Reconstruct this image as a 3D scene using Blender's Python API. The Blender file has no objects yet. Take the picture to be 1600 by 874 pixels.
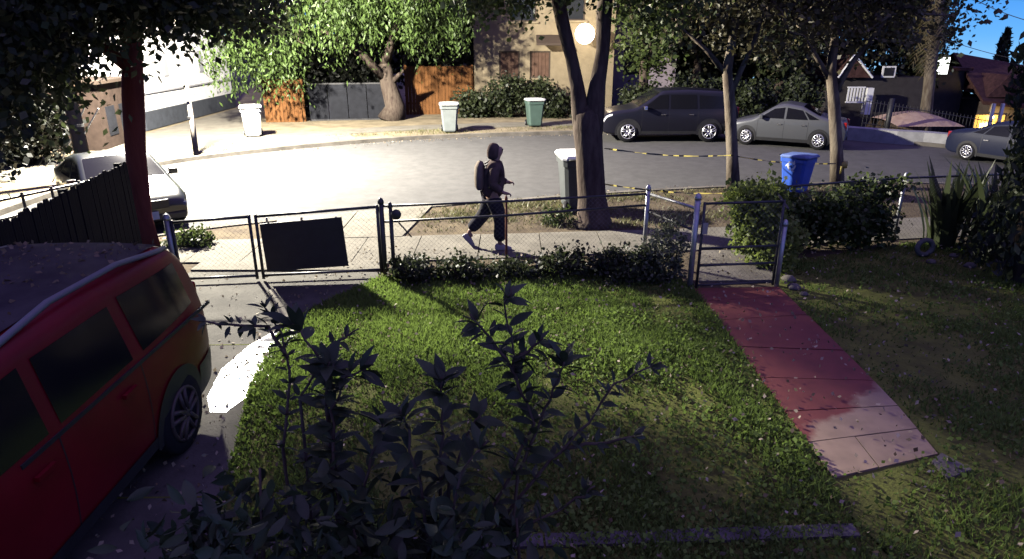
import bpy, bmesh, math, random
import numpy as np
from mathutils import Vector, Matrix
from mathutils.geometry import tessellate_polygon

R = math.radians
rng = np.random.default_rng(7)
random.seed(7)
sc = bpy.context.scene
COL = sc.collection

# ------------------------------------------------------------------ camera
CAM_H, PITCH, FPX = 3.5, 20.18, 1050.0
cd = bpy.data.cameras.new("camera")
cam = bpy.data.objects.new("camera", cd)
COL.objects.link(cam)
cam.location = (0, 0, CAM_H)
cam.rotation_euler = (R(90 - PITCH), 0, 0)
cd.sensor_width = 36
cd.lens = 36 * FPX / 1600
cd.clip_end = 2000
cd.clip_start = 0.05
sc.camera = cam

# ------------------------------------------------------------------ world and exposure
SUN_EL, SUN_ROT = R(3.5), R(150)
w = bpy.data.worlds.new("World")
sc.world = w
w.use_nodes = True
nt = w.node_tree
bg = nt.nodes["Background"]
# clear night sky: pale blue along the horizon, deep blue above, dim violet overhead
tcw = nt.nodes.new("ShaderNodeTexCoord")
sxw = nt.nodes.new("ShaderNodeSeparateXYZ")
nt.links.new(tcw.outputs["Generated"], sxw.inputs[0])
mrw = nt.nodes.new("ShaderNodeMapRange")
mrw.inputs[1].default_value, mrw.inputs[2].default_value = -0.2, 1.0
nt.links.new(sxw.outputs["Z"], mrw.inputs[0])
skr = nt.nodes.new("ShaderNodeValToRGB")
nt.links.new(mrw.outputs[0], skr.inputs[0])
el_ = skr.color_ramp.elements
el_[0].position, el_[0].color = 0.125, (.30, .60, .92, 1)
el_[1].position, el_[1].color = 1.0, (.34, .24, .70, 1)
for p_, c_ in ((.165, (.13, .42, .88, 1)), (.205, (.065, .30, .82, 1)), (.30, (.05, .16, .52, 1)), (.55, (.17, .16, .56, 1))):
    e_ = el_.new(p_)
    e_.color = c_
nt.links.new(skr.outputs[0], bg.inputs[0])
bg.inputs[1].default_value = 0.48
sc.view_settings.view_transform = 'Standard'
sc.view_settings.look = 'None'
sc.view_settings.exposure = 1.3
sc.view_settings.gamma = 1.0
sc.cycles.use_denoising = True
sc.cycles.max_bounces = 6
sc.cycles.diffuse_bounces = 0
sc.cycles.sample_clamp_indirect = 4.0

# one faint low lamp added as reddish fill for the van side and trunks
sd = bpy.data.lights.new("fill_sun", 'SUN')
sd.energy = 0.065
sd.color = (1.0, .52, .62)
sd.angle = R(20)
so = bpy.data.objects.new("fill_sun", sd)
COL.objects.link(so)
so.rotation_euler = (-Vector((math.sin(SUN_ROT) * math.cos(SUN_EL), math.cos(SUN_ROT) * math.cos(SUN_EL), math.sin(SUN_EL)))).to_track_quat('-Z', 'Y').to_euler()

STREET_LAMP = Vector((-9.0, 18.2, 7.0))
STREET_W = 27000.0
PORCH_LAMP = Vector((3.12, 30.6, 3.45))
PORCH_W = 150.0

# ------------------------------------------------------------------ helpers
cp, sp = math.cos(R(PITCH)), math.sin(R(PITCH))


def ray(px, py):
    cx, cy = (px - 800) / FPX, (437 - py) / FPX
    return Vector((cx, cp + cy * sp, cy * cp - sp))


def P(px, py, z=0.0):
    """ground point under a pixel of the 1600x874 photograph"""
    d = ray(px, py)
    t = (z - CAM_H) / d.z
    return Vector((d.x * t, d.y * t, z))


def AT(px, py, y):
    d = ray(px, py)
    t = y / d.y
    return Vector((d.x * t, y, CAM_H + d.z * t))


def sstep(a, b, x):
    t = min(1, max(0, (x - a) / (b - a)))
    return t * t * (3 - 2 * t)


def hgt(x, y):
    return -1.9 * sstep(11.5, 22, x) * sstep(20.5, 31, y)


def tag(o, label=None, cat=None, group=None, kind=None):
    if label: o['label'] = label
    if cat: o['category'] = cat
    if group: o['group'] = group
    if kind: o['kind'] = kind
    return o


def thing(name, label, cat, loc=(0, 0, 0), rz=0.0, group=None):
    o = bpy.data.objects.new(name, None)
    COL.objects.link(o)
    o.empty_display_size = 0.2
    o.location = loc
    o.rotation_euler = (0, 0, rz)
    return tag(o, label, cat, group)


def link(name, me, parent=None):
    o = bpy.data.objects.new(name, me)
    COL.objects.link(o)
    if parent: o.parent = parent
    return o


def copy_tree(o, parent=None):
    c = o.copy()
    COL.objects.link(c)
    if parent: c.parent = parent
    for ch in list(o.children):
        copy_tree(ch, c)
    return c


class MB:
    def __init__(s):
        s.v, s.f, s.m = [], [], []
        s.cur = 0

    def add(s, vs, fs):
        b = len(s.v)
        s.v += [tuple(v) for v in vs]
        for f in fs:
            s.f.append(tuple(b + i for i in f))
            s.m.append(s.cur)
        return s

    def box(s, c, d, rz=0.0, taper=1.0, M=None):
        x, y, z = d[0] / 2, d[1] / 2, d[2] / 2
        vs = []
        for k, (sx, sy, sz) in enumerate([(-1, -1, -1), (1, -1, -1), (1, 1, -1), (-1, 1, -1), (-1, -1, 1), (1, -1, 1), (1, 1, 1), (-1, 1, 1)]):
            t = taper if sz > 0 else 1
            p = Vector((sx * x * t, sy * y * t, sz * z))
            if M is not None: p = M @ p
            if rz: p = Matrix.Rotation(rz, 3, 'Z') @ p
            vs.append(p + Vector(c))
        return s.add(vs, [(0, 3, 2, 1), (4, 5, 6, 7), (0, 1, 5, 4), (1, 2, 6, 5), (2, 3, 7, 6), (3, 0, 4, 7)])

    def tube(s, pts, rad, n=8, cap=True):
        pts = [Vector(p) for p in pts]
        if not hasattr(rad, '__len__'): rad = [rad] * len(pts)
        vs, fs = [], []
        up = Vector((0, 0, 1))
        prev = None
        for i, p in enumerate(pts):
            a = pts[max(0, i - 1)]
            b = pts[min(len(pts) - 1, i + 1)]
            t = (b - a).normalized()
            if prev is None:
                ref = up if abs(t.z) < .95 else Vector((1, 0, 0))
                u = t.cross(ref).normalized()
            else:
                u = (prev - t * prev.dot(t)).normalized()
            prev = u
            v = t.cross(u)
            for k in range(n):
                an = 2 * math.pi * k / n
                vs.append(p + (u * math.cos(an) + v * math.sin(an)) * rad[i])
        for i in range(len(pts) - 1):
            for k in range(n):
                a, b = i * n + k, i * n + (k + 1) % n
                fs.append((a, b, b + n, a + n))
        if cap:
            fs.append(tuple(range(n))[::-1])
            fs.append(tuple((len(pts) - 1) * n + k for k in range(n)))
        return s.add(vs, fs)

    def lathe(s, prof, c=(0, 0, 0), n=16, axis='Z'):
        vs, fs = [], []
        for r, h in prof:
            for k in range(n):
                a = 2 * math.pi * k / n
                p = (r * math.cos(a), r * math.sin(a), h)
                if axis == 'Y': p = (p[0], p[2], p[1])
                if axis == 'X': p = (p[2], p[0], p[1])
                vs.append((p[0] + c[0], p[1] + c[1], p[2] + c[2]))
        for i in range(len(prof) - 1):
            for k in range(n):
                a, b = i * n + k, i * n + (k + 1) % n
                fs.append((a, b, b + n, a + n))
        fs.append(tuple(range(n))[::-1])
        fs.append(tuple((len(prof) - 1) * n + k for k in range(n)))
        return s.add(vs, fs)

    def grid(s, rows):
        """rows: list of equally long point lists"""
        n = len(rows[0])
        vs = [p for r in rows for p in r]
        fs = [(i * n + j, i * n + j + 1, (i + 1) * n + j + 1, (i + 1) * n + j) for i in range(len(rows) - 1) for j in range(n - 1)]
        return s.add(vs, fs)

    def slab(s, poly, z0, z1):
        """closed prism over a plan polygon"""
        n = len(poly)
        vs = [(p[0], p[1], z1) for p in poly] + [(p[0], p[1], z0) for p in poly]
        tris = tessellate_polygon([[Vector((p[0], p[1], 0)) for p in poly]])
        fs = []
        for t in tris:
            a, b, c = [Vector(vs[i]) for i in t]
            fs.append(tuple(t) if (b - a).cross(c - a).z > 0 else tuple(t)[::-1])
        for i in range(n):
            j = (i + 1) % n
            fs.append((i, i + n, j + n, j))
        return s.add(vs, fs)

    def mesh(s, name, mats, smooth=False):
        me = bpy.data.meshes.new(name)
        me.from_pydata(s.v, [], s.f)
        if not isinstance(mats, (list, tuple)): mats = [mats]
        for m in mats: me.materials.append(m)
        if len(mats) > 1: me.polygons.foreach_set('material_index', s.m)
        if smooth: me.polygons.foreach_set('use_smooth', [True] * len(me.polygons))
        me.update()
        return me

    def build(s, name, mats, parent=None, smooth=False, bevel=0.0):
        o = link(name, s.mesh(name, mats, smooth), parent)
        if bevel:
            b = o.modifiers.new("bevel", 'BEVEL')
            b.width = bevel
            b.segments = 2
            b.limit_method = 'ANGLE'
        return o


def fast_mesh(name, V, F, mat, tint=None, smooth=False):
    """V (n,3), F (m,k) numpy -> mesh; tint (n,) per-vertex random value"""
    me = bpy.data.meshes.new(name)
    k = F.shape[1]
    me.vertices.add(len(V))
    me.vertices.foreach_set('co', V.astype(np.float32).ravel())
    me.loops.add(F.size)
    me.loops.foreach_set('vertex_index', F.astype(np.int32).ravel())
    me.polygons.add(len(F))
    me.polygons.foreach_set('loop_start', np.arange(0, F.size, k, dtype=np.int32))
    if smooth: me.polygons.foreach_set('use_smooth', np.ones(len(F), dtype=bool))
    me.materials.append(mat)
    if tint is not None:
        at = me.attributes.new('tint', 'FLOAT', 'POINT')
        at.data.foreach_set('value', tint.astype(np.float32))
    me.update(calc_edges=True)
    me.validate()
    return me


# ------------------------------------------------------------------ materials
MATS = {}


def mat(name, col, rough=0.7, metal=0.0, var=0.0, scale=4.0, bump=0.0, bscale=None, col2=None, spec=0.5, detail=6, coat=0.0, stretch=None, thresh=(0.35, 0.65)):
    if name in MATS: return MATS[name]
    m = bpy.data.materials.new(name)
    m.use_nodes = True
    n, l = m.node_tree.nodes, m.node_tree.links
    b = n["Principled BSDF"]
    b.inputs["Roughness"].default_value = rough
    b.inputs["Metallic"].default_value = metal
    b.inputs["Specular IOR Level"].default_value = spec if rough < .7 else min(spec, .12)
    b.inputs["Coat Weight"].default_value = coat
    b.inputs["Base Color"].default_value = (*col, 1)
    if var or col2 or bump:
        tc = n.new("ShaderNodeTexCoord")
        src = tc.outputs["Object"]
        if stretch:
            mp = n.new("ShaderNodeMapping")
            mp.inputs["Scale"].default_value = stretch
            l.new(src, mp.inputs[0])
            src = mp.outputs[0]
    if var or col2:
        no = n.new("ShaderNodeTexNoise")
        no.inputs["Scale"].default_value = scale
        no.inputs["Detail"].default_value = detail
        no.inputs["Roughness"].default_value = .65
        l.new(src, no.inputs["Vector"])
        cr = n.new("ShaderNodeValToRGB")
        cr.color_ramp.elements[0].position, cr.color_ramp.elements[1].position = thresh
        c2 = col2 if col2 else tuple(min(1, c * (1 + var)) for c in col)
        c1 = col if col2 else tuple(c * (1 - var) for c in col)
        cr.color_ramp.elements[0].color = (*c1, 1)
        cr.color_ramp.elements[1].color = (*c2, 1)
        l.new(no.outputs["Fac"], cr.inputs[0])
        l.new(cr.outputs[0], b.inputs["Base Color"])
    if bump:
        nb = n.new("ShaderNodeTexNoise")
        nb.inputs["Scale"].default_value = bscale or scale * 5
        nb.inputs["Detail"].default_value = 5
        l.new(src, nb.inputs["Vector"])
        bp = n.new("ShaderNodeBump")
        bp.inputs["Strength"].default_value = bump
        bp.inputs["Distance"].default_value = 0.02
        l.new(nb.outputs["Fac"], bp.inputs["Height"])
        l.new(bp.outputs[0], b.inputs["Normal"])
    MATS[name] = m
    return m


def leaf_mat(name, dark, light, trans=0.35, rough=0.5):
    if name in MATS: return MATS[name]
    m = bpy.data.materials.new(name)
    m.use_nodes = True
    n, l = m.node_tree.nodes, m.node_tree.links
    n.remove(n["Principled BSDF"])
    out = n["Material Output"]
    at = n.new("ShaderNodeAttribute")
    at.attribute_name = 'tint'
    cr = n.new("ShaderNodeValToRGB")
    cr.color_ramp.elements[0].color = (*dark, 1)
    cr.color_ramp.elements[1].color = (*light, 1)
    l.new(at.outputs["Fac"], cr.inputs[0])
    pb = n.new("ShaderNodeBsdfPrincipled")
    pb.inputs["Roughness"].default_value = rough
    pb.inputs["Specular IOR Level"].default_value = 0.35
    tr = n.new("ShaderNodeBsdfTranslucent")
    mx = n.new("ShaderNodeMixShader")
    mx.inputs[0].default_value = trans
    l.new(cr.outputs[0], pb.inputs["Base Color"])
    l.new(cr.outputs[0], tr.inputs["Color"])
    l.new(pb.outputs[0], mx.inputs[1])
    l.new(tr.outputs[0], mx.inputs[2])
    l.new(mx.outputs[0], out.inputs[0])
    MATS[name] = m
    return m


def emit_mat(name, col, strength):
    m = bpy.data.materials.new(name)
    m.use_nodes = True
    n, l = m.node_tree.nodes, m.node_tree.links
    b = n["Principled BSDF"]
    b.inputs["Base Color"].default_value = (.8, .8, .8, 1)
    b.inputs["Emission Color"].default_value = (*col, 1)
    b.inputs["Emission Strength"].default_value = strength
    return m


M_asphalt = mat("asphalt", (.08, .079, .076), .85, var=.12, scale=3.5, bump=.35, bscale=60)
M_earth = mat("dry_earth", (.055, .042, .03), .95, col2=(.11, .088, .055), scale=2.5, bump=.5, bscale=25)
M_farearth = mat("far_verge_earth", (.13, .11, .075), .95, col2=(.24, .20, .13), scale=1.6, bump=.4, bscale=20)
M_soil = mat("lawn_soil", (.07, .075, .022), .95, col2=(.12, .14, .03), scale=3, bump=.6, bscale=30)
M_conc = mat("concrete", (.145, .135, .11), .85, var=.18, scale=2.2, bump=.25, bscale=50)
M_conc_old = mat("old_concrete", (.12, .11, .095), .88, var=.3, scale=1.7, bump=.3, bscale=45)
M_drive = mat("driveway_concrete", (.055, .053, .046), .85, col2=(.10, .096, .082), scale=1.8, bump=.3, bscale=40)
M_galv = mat("galvanised_steel", (.33, .34, .35), .45, metal=.7, var=.2, scale=8)
M_darksteel = mat("dark_steel", (.05, .05, .052), .5, metal=.5, var=.2, scale=8)
M_black = mat("black_plastic", (.012, .012, .014), .55, var=.3, scale=6)
M_bark = mat("bark", (.05, .036, .03), .95, col2=(.10, .08, .062), scale=9, bump=1.0, bscale=14, stretch=(1, 1, .25))
M_bark_pale = mat("pale_bark", (.085, .065, .05), .95, col2=(.19, .16, .12), scale=7, bump=.9, bscale=14, stretch=(1, 1, .3))
M_bark_red = mat("reddish_bark", (.17, .045, .03), .92, col2=(.26, .07, .045), scale=6, bump=.8, bscale=14, stretch=(1, 1, .2))
M_wood_dark = mat("weathered_boards", (.012, .010, .012), .9, var=.35, scale=5, bump=.4, bscale=30, stretch=(1, 1, .12))
M_pole = mat("utility_pole_wood", (.24, .17, .10), .9, col2=(.36, .27, .17), scale=6, bump=.4, stretch=(1, 1, .1))
M_tyre = mat("tyre_rubber", (.014, .014, .015), .8)
M_rim = mat("alloy_rim", (.55, .55, .57), .3, metal=.8)
M_glass = mat("dark_car_glass", (.006, .006, .009), .12, spec=.25)
M_chrome = mat("chrome", (.75, .75, .77), .15, metal=1.0)
M_plate = mat("number_plate", (.65, .65, .62), .5)
M_lens = mat("lamp_lens", (.75, .76, .78), .12, spec=.8)
M_redlens = mat("red_lens", (.25, .01, .01), .2)

LF_dark = leaf_mat("leaves_dark", (.012, .016, .010), (.05, .065, .025), .3)
LF_mid = leaf_mat("leaves_mid", (.03, .045, .014), (.085, .12, .03), .35)
LF_pepper = leaf_mat("pepper_leaves", (.035, .06, .015), (.10, .16, .04), .4)
LF_brown = leaf_mat("leaves_brownish", (.03, .028, .016), (.10, .09, .04), .3)
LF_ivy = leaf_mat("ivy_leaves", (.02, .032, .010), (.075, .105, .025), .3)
LF_pale = leaf_mat("pale_leaves", (.06, .07, .045), (.17, .19, .12), .3)
LF_shrub = leaf_mat("foreground_leaves", (.020, .028, .015), (.04, .058, .024), .15, .55)
LF_grass = leaf_mat("grass_blades", (.055, .09, .018), (.18, .27, .055), .5, .8)
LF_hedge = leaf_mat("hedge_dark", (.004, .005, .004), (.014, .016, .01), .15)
LF_litter = leaf_mat("fallen_leaves", (.10, .07, .035), (.42, .36, .26), .15, .7)


# ------------------------------------------------------------------ foliage
LEAF2 = np.array([[0, 0, 0], [.34, .42, .06], [0, 1, 0], [-.34, .42, .06]])


def leaf_cloud(name, centers, size, mat_, parent, tint, droop=0.0, jitter=.5, aspect=1.0):
    """one folded four-cornered leaf per centre"""
    n = len(centers)
    d = rng.normal(size=(n, 3))
    d[:, 2] -= droop
    d /= np.linalg.norm(d, axis=1)[:, None]
    a = rng.normal(size=(n, 3))
    u = np.cross(d, a)
    u /= np.linalg.norm(u, axis=1)[:, None] + 1e-9
    nn = np.cross(u, d)
    s = size * (1 + jitter * rng.uniform(-1, 1, n))
    V = np.zeros((n, 4, 3))
    for k in range(4):
        lx, ly, lz = LEAF2[k]
        V[:, k] = centers + s[:, None] * (u * lx * aspect + d * (ly - .3) + nn * lz)
    F = np.arange(n * 4).reshape(n, 4)
    return link(name, fast_mesh(name, V.reshape(-1, 3), F, mat_, np.repeat(tint, 4)), parent)


def leaf_cloud_fine(name, centers, size, mat_, parent, tint, droop=.3):
    n = len(centers)
    d = rng.normal(size=(n, 3)); d[:, 2] -= droop
    d /= np.linalg.norm(d, axis=1)[:, None]
    u = np.cross(d, rng.normal(size=(n, 3))); u /= np.linalg.norm(u, axis=1)[:, None] + 1e-9
    nn = np.cross(u, d)
    s = size * rng.uniform(.55, 1.3, n)
    prof = [(0, .03), (.2, .14), (.45, .2), (.72, .15), (.9, .06), (1.0, .005)]
    bend = rng.uniform(.1, .5, n)
    V = np.zeros((n, 18, 3))
    for k, (t_, w_) in enumerate(prof):
        c = centers + s[:, None] * (d * t_ - nn * (bend * t_ * t_)[:, None])
        V[:, 3 * k] = c - u * (s * w_)[:, None] + nn * (s * .05)[:, None]
        V[:, 3 * k + 1] = c
        V[:, 3 * k + 2] = c + u * (s * w_)[:, None] + nn * (s * .05)[:, None]
    q = np.array([(3 * i + j, 3 * i + j + 1, 3 * i + j + 4, 3 * i + j + 3) for i in range(5) for j in (0, 1)])
    F = (np.arange(n)[:, None, None] * 18 + q[None]).reshape(-1, 4)
    return link(name, fast_mesh(name, V.reshape(-1, 3), F, mat_, np.repeat(tint, 18), True), parent)


def clumps(blobs, nclump, per, spread, squash=1.0, shell=0.55):
    """leaf positions: clumps through the volume of the blobs; returns centres, tint"""
    vol = np.array([b[3] * b[4] * b[5] * (b[6] if len(b) > 6 else 1) for b in blobs])
    pick = rng.choice(len(blobs), nclump, p=vol / vol.sum())
    C, T = [], []
    for b in pick:
        c = np.array(blobs[b][:3]); r = np.array(blobs[b][3:6])
        d = rng.normal(size=3); d /= np.linalg.norm(d)
        rad = rng.uniform(shell, 1.0) ** .6 if rng.random() < .8 else rng.uniform(0, 1)
        ctr = c + d * r * rad
        m = int(per * rng.uniform(.5, 1.5))
        pts = rng.normal(size=(m, 3)) * spread * np.array([1, 1, squash]) * rng.uniform(.6, 1.3) + ctr
        C.append(pts)
        T.append(np.clip(rng.uniform(.1, .9) + rng.normal(size=m) * .15, 0, 1))
    return np.concatenate(C), np.concatenate(T)


def limb(mb, p0, p1, r0, r1, wob=.08, n=5, sides=8):
    p0, p1 = Vector(p0), Vector(p1)
    L = (p1 - p0).length
    pts, rr = [], []
    for i in range(n + 1):
        t = i / n
        j = Vector(rng.normal(size=3) * wob * L * math.sin(math.pi * t) * .5)
        pts.append(p0.lerp(p1, t) + j)
        rr.append(r0 + (r1 - r0) * t)
    mb.tube(pts, rr, sides)
    return pts


def tree(name, label, base, trunk, limbs, blobs, nclump, per, spread, size, leafm, barkm, cat="tree", group=None, droop=0.0, squash=1.0, twigs=14, aspect=1.0, sides=12):
    t = thing(name, label, cat, base, 0, group)
    b = Vector(base)
    mb = MB()
    pts, rad = trunk
    mb.tube([Vector(p) - b for p in pts], rad, sides)
    for lp, lr in limbs:
        mb.tube([Vector(p) - b for p in lp], lr, 8)
    ends = [Vector(lp[-1]) - b for lp, lr in limbs] or [Vector(pts[-1]) - b]
    C, T = clumps([(bl[0] - b.x, bl[1] - b.y, bl[2] - b.z, *bl[3:]) for bl in blobs], nclump, per, spread, squash)
    for k in range(twigs):
        q = C[rng.integers(len(C))]
        e = min(ends, key=lambda v: (v - Vector(q)).length)
        if (e - Vector(q)).length > 2.4: continue
        limb(mb, e, q, .05, .012, .15, 4, 5)
    mb.build("trunk", barkm, t, True)
    leaf_cloud("crown", C, size, leafm, t, T, droop, aspect=aspect)
    return t


def bush(name, label, loc, blobs, nclump, per, spread, size, leafm, cat="bush", group=None, droop=0.0, aspect=1.0, stems=6, fine=False):
    t = thing(name, label, cat, loc, 0, group)
    C, T = clumps(blobs, nclump, per, spread, 1.0, .3)
    C[:, 2] = np.maximum(C[:, 2], 0.02)
    mb = MB()
    for k in range(stems):
        q = C[rng.integers(len(C))]
        limb(mb, (q[0] * .3, q[1] * .3, 0), q, .02, .006, .1, 3, 5)
    mb.build("stem", M_bark, t, True)
    if fine: leaf_cloud_fine("foliage", C, size, leafm, t, T)
    else: leaf_cloud("foliage", C, size, leafm, t, T, droop, aspect=aspect)
    return t


# ------------------------------------------------------------------ ground, road, pavements
NEAR = [(-8.4, -8), (-8.4, 6), (-8.2, 9), (-7.5, 10.9), (-6.3, 12.1), (-4.6, 13.0), (-2.6, 13.8), (0, 14.7), (2.6, 15.5), (5.2, 16.1), (8, 16.5), (11, 16.4), (14, 15.4), (17, 13.2), (20, 10), (26, 2), (30, -8)]
FAR = [(-10.7, -8), (-10.7, 11), (-10.7, 14), (-10.65, 16.4), (-10.3, 18.8), (-9.2, 20.4), (-7, 22.3), (-4.5, 23.8), (-2.2, 24.7), (2.2, 25.6), (6, 25.9), (9, 25.5), (11.8, 24.3), (14.2, 22.6), (16.6, 20), (19, 16.5), (24, 9), (34, -8)]
ZR = -0.10


def densify(pl, k=4):
    pts = [Vector((p[0], p[1], 0)) for p in pl]
    out = []
    for i in range(len(pts) - 1):
        p0 = pts[max(0, i - 1)]; p1 = pts[i]; p2 = pts[i + 1]; p3 = pts[min(len(pts) - 1, i + 2)]
        for j in range(k):
            t = j / k
            out.append(.5 * ((2 * p1) + (p2 - p0) * t + (2 * p0 - 5 * p1 + 4 * p2 - p3) * t * t + (3 * p1 - p0 - 3 * p2 + p3) * t ** 3))
    out.append(pts[-1])
    return out


near_c, far_c = densify(NEAR), densify(FAR)


def offset(pl, d):
    out = []
    for i, p in enumerate(pl):
        t = (pl[min(len(pl) - 1, i + 1)] - pl[max(0, i - 1)]).normalized()
        out.append(p + Vector((-t.y, t.x, 0)) * d)
    return out


# wide ground sheet reaching the horizon
mb = MB()
xs = [-900, -300, -100, -50, -30, -20, -14, -8, -2, 4, 8, 11, 13, 15, 17, 19, 21, 23, 26, 30, 40, 60, 100, 300, 900]
ys = [-300, -60, -20, -8, 0, 8, 16, 20, 22, 24, 26, 28, 30, 32, 35, 40, 50, 70, 120, 300, 900]
def far_drop(x, y):
    return -.11 * max(0, math.hypot(x, y) - 55) * sstep(10, 40, x) if y > 30 else 0.0
mb.grid([[(x, y, hgt(x, y) - .18 + far_drop(x, y)) for x in xs] for y in ys])
tag(mb.build("ground", M_earth), kind='structure')

# road between the kerbs
mb = MB()
n = min(len(near_c), len(far_c))
nf = [near_c[int(i * (len(near_c) - 1) / 60)] for i in range(61)]
ff = [far_c[int(i * (len(far_c) - 1) / 60)] for i in range(61)]
poly = [(p.x, p.y) for p in near_c] + [(p.x, p.y) for p in reversed(far_c)]
me = MB()
tris = tessellate_polygon([[Vector((p[0], p[1], 0)) for p in poly]])
me.add([(p[0], p[1], ZR) for p in poly], [t if (Vector((*poly[t[1]], 0)) - Vector((*poly[t[0]], 0))).cross(Vector((*poly[t[2]], 0)) - Vector((*poly[t[0]], 0))).z > 0 else t[::-1] for t in tris])
road = tag(me.build("road", M_asphalt), kind='structure')


def kerb(name, pl, side, m):
    a, b = offset(pl, 0.0), offset(pl, .15 * side)
    mb = MB()
    mb.grid([[(p.x, p.y, -.16) for p in a], [(p.x, p.y, .022) for p in a], [(p.x, p.y, .025) for p in b], [(p.x, p.y, -.16) for p in b]])
    return tag(mb.build(name, m), kind='structure')


kerb("near_kerb", near_c, -1, M_conc_old)
kerb("far_kerb", far_c, 1, M_conc_old)

# own side of the street
ni = offset(near_c, -.14)
poly = [(p.x, p.y) for p in ni]
mb = MB()
mb.slab(poly, -.3, 0.0)
tag(mb.build("parkway_ground", M_earth), kind='structure')

# other side: rows going outwards from the kerb
fo = offset(far_c, .14)
rows = []
for i, p in enumerate(fo):
    t = (fo[min(len(fo) - 1, i + 1)] - fo[max(0, i - 1)]).normalized()
    nrm = Vector((-t.y, t.x, 0))
    away = (p - Vector((2, 12, 0))).normalized()
    dirv = (nrm * .3 + away).normalized()
    rows.append([(p.x + dirv.x * d, p.y + dirv.y * d, hgt(p.x + dirv.x * d, p.y + dirv.y * d) if d > .3 else 0.0) for d in (0, 1.5, 3, 5, 8, 12, 17, 24, 34, 48)])
mb = MB()
mb.grid([[r[k] for r in rows] for k in range(10)])
tag(mb.build("far_verge", M_farearth), kind='structure')


def slab_run(parent, a, b, ni_, z, m, gap=.02, th=.05):
    """row of pavement slabs between polylines a and b, split at every index step"""
    for i in range(ni_):
        def at(pl, t):
            f = t * (len(pl) - 1); k = min(int(f), len(pl) - 2)
            return pl[k].lerp(pl[k + 1], f - k)
        g = gap / 2 / ((a[-1] - a[0]).length / ni_) / ni_
        t0, t1 = i / ni_ + g, (i + 1) / ni_ - g
        ps = [at(a, t0), at(a, (t0 + t1) / 2), at(a, t1), at(b, t1), at(b, (t0 + t1) / 2), at(b, t0)]
        mb = MB()
        zz = z + rng.uniform(0, .008)
        mb.slab([(p.x, p.y) for p in ps][::-1], zz - th, zz)
        mb.build("concrete_slab", m, parent)


def structure(name, loc=(0, 0, 0)):
    o = bpy.data.objects.new(name, None)
    COL.objects.link(o)
    o['kind'] = 'structure'
    o.location = loc
    return o


# near pavement outside the fence
sw = structure("sidewalk")
slab_run(sw, [Vector((-6.2, 10.25, 0)), Vector((-2, 10.3, 0)), Vector((3, 10.9, 0)), Vector((13, 12.6, 0))], [Vector((-6.2, 11.45, 0)), Vector((-2, 11.75, 0)), Vector((3, 12.2, 0)), Vector((13, 13.9, 0))], 14, .02, M_conc)
# driveway apron from pavement to the kerb
ap = structure("driveway_apron")
for x0, x1 in ((-4.35, -3.2, ), (-3.18, -2.0)):
    mb = MB()
    def nk(x): return np.interp(x, [p.x for p in near_c if p.y > 10], [p.y for p in near_c if p.y > 10]) - .02
    mb.slab([(x0, 11.62), (x1, 11.72), (x1 + (.3 if x1 > -3 else 0), nk(x1 + (.3 if x1 > -3 else 0))), (x0 - (.3 if x0 < -4 else 0), nk(x0 - (.3 if x0 < -4 else 0)))], -.06, .03)
    mb.build("concrete_slab", M_conc, ap)
# far pavement, set back from the kerb
fs = structure("far_sidewalk")
i0, i1 = 12, 64
a = offset(far_c, 1.7)[i0:i1]
b = offset(far_c, 3.0)[i0:i1]
for k in range(0, len(a) - 2, 2):
    ps = [a[k], a[k + 1], a[k + 2], b[k + 2], b[k + 1], b[k]]
    mb = MB()
    zz = .02 + rng.uniform(0, .008)
    c = sum(ps, Vector()) / 6
    pp = [(c + (p - c) * .99) for p in ps]
    hz = hgt(c.x, c.y)
    mb.slab([(p.x, p.y) for p in pp][::-1], zz + hz - .06, zz + hz)
    mb.build("concrete_slab", M_conc, fs)
# far driveway aprons (pale patch by the pepper tree)
mb = MB()
mb.slab([(-8.6, 21.2), (-5.4, 23.5), (-6.2, 25.6), (-9.6, 23.4)], -.06, .034)
tag(mb.build("far_driveway_apron", M_conc), kind='structure')
mb = MB()
mb.slab([(-13.2, 21.5), (-10.6, 19.6), (-8.6, 22.0), (-10.2, 27), (-13.4, 34), (-13.4, 24)], -.06, .03)
tag(mb.build("forecourt", M_conc), kind='structure')

# driveway inside the gate
mb = MB()
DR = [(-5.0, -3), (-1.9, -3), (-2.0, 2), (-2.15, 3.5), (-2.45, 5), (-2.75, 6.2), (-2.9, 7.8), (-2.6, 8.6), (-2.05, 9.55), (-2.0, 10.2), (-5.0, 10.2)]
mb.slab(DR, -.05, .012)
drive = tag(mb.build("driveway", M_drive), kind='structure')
for (x0, y0, x1, y1) in ((-4.9, 7.2, -2.85, 7.25), (-4.9, 4.4, -2.35, 4.45)):
    MB().box(((x0 + x1) / 2, (y0 + y1) / 2, .0125), (x1 - x0, .02, .003), math.atan2(y1 - y0, x1 - x0)).build("expansion_joint", M_soil, drive)
mb = MB()
mb.slab([(-5.0, 9.86), (-2.0, 9.86), (-2.0, 10.24), (-5.0, 10.24)], -.05, .04)
tag(mb.build("gate_threshold", M_conc), kind='structure')

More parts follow.
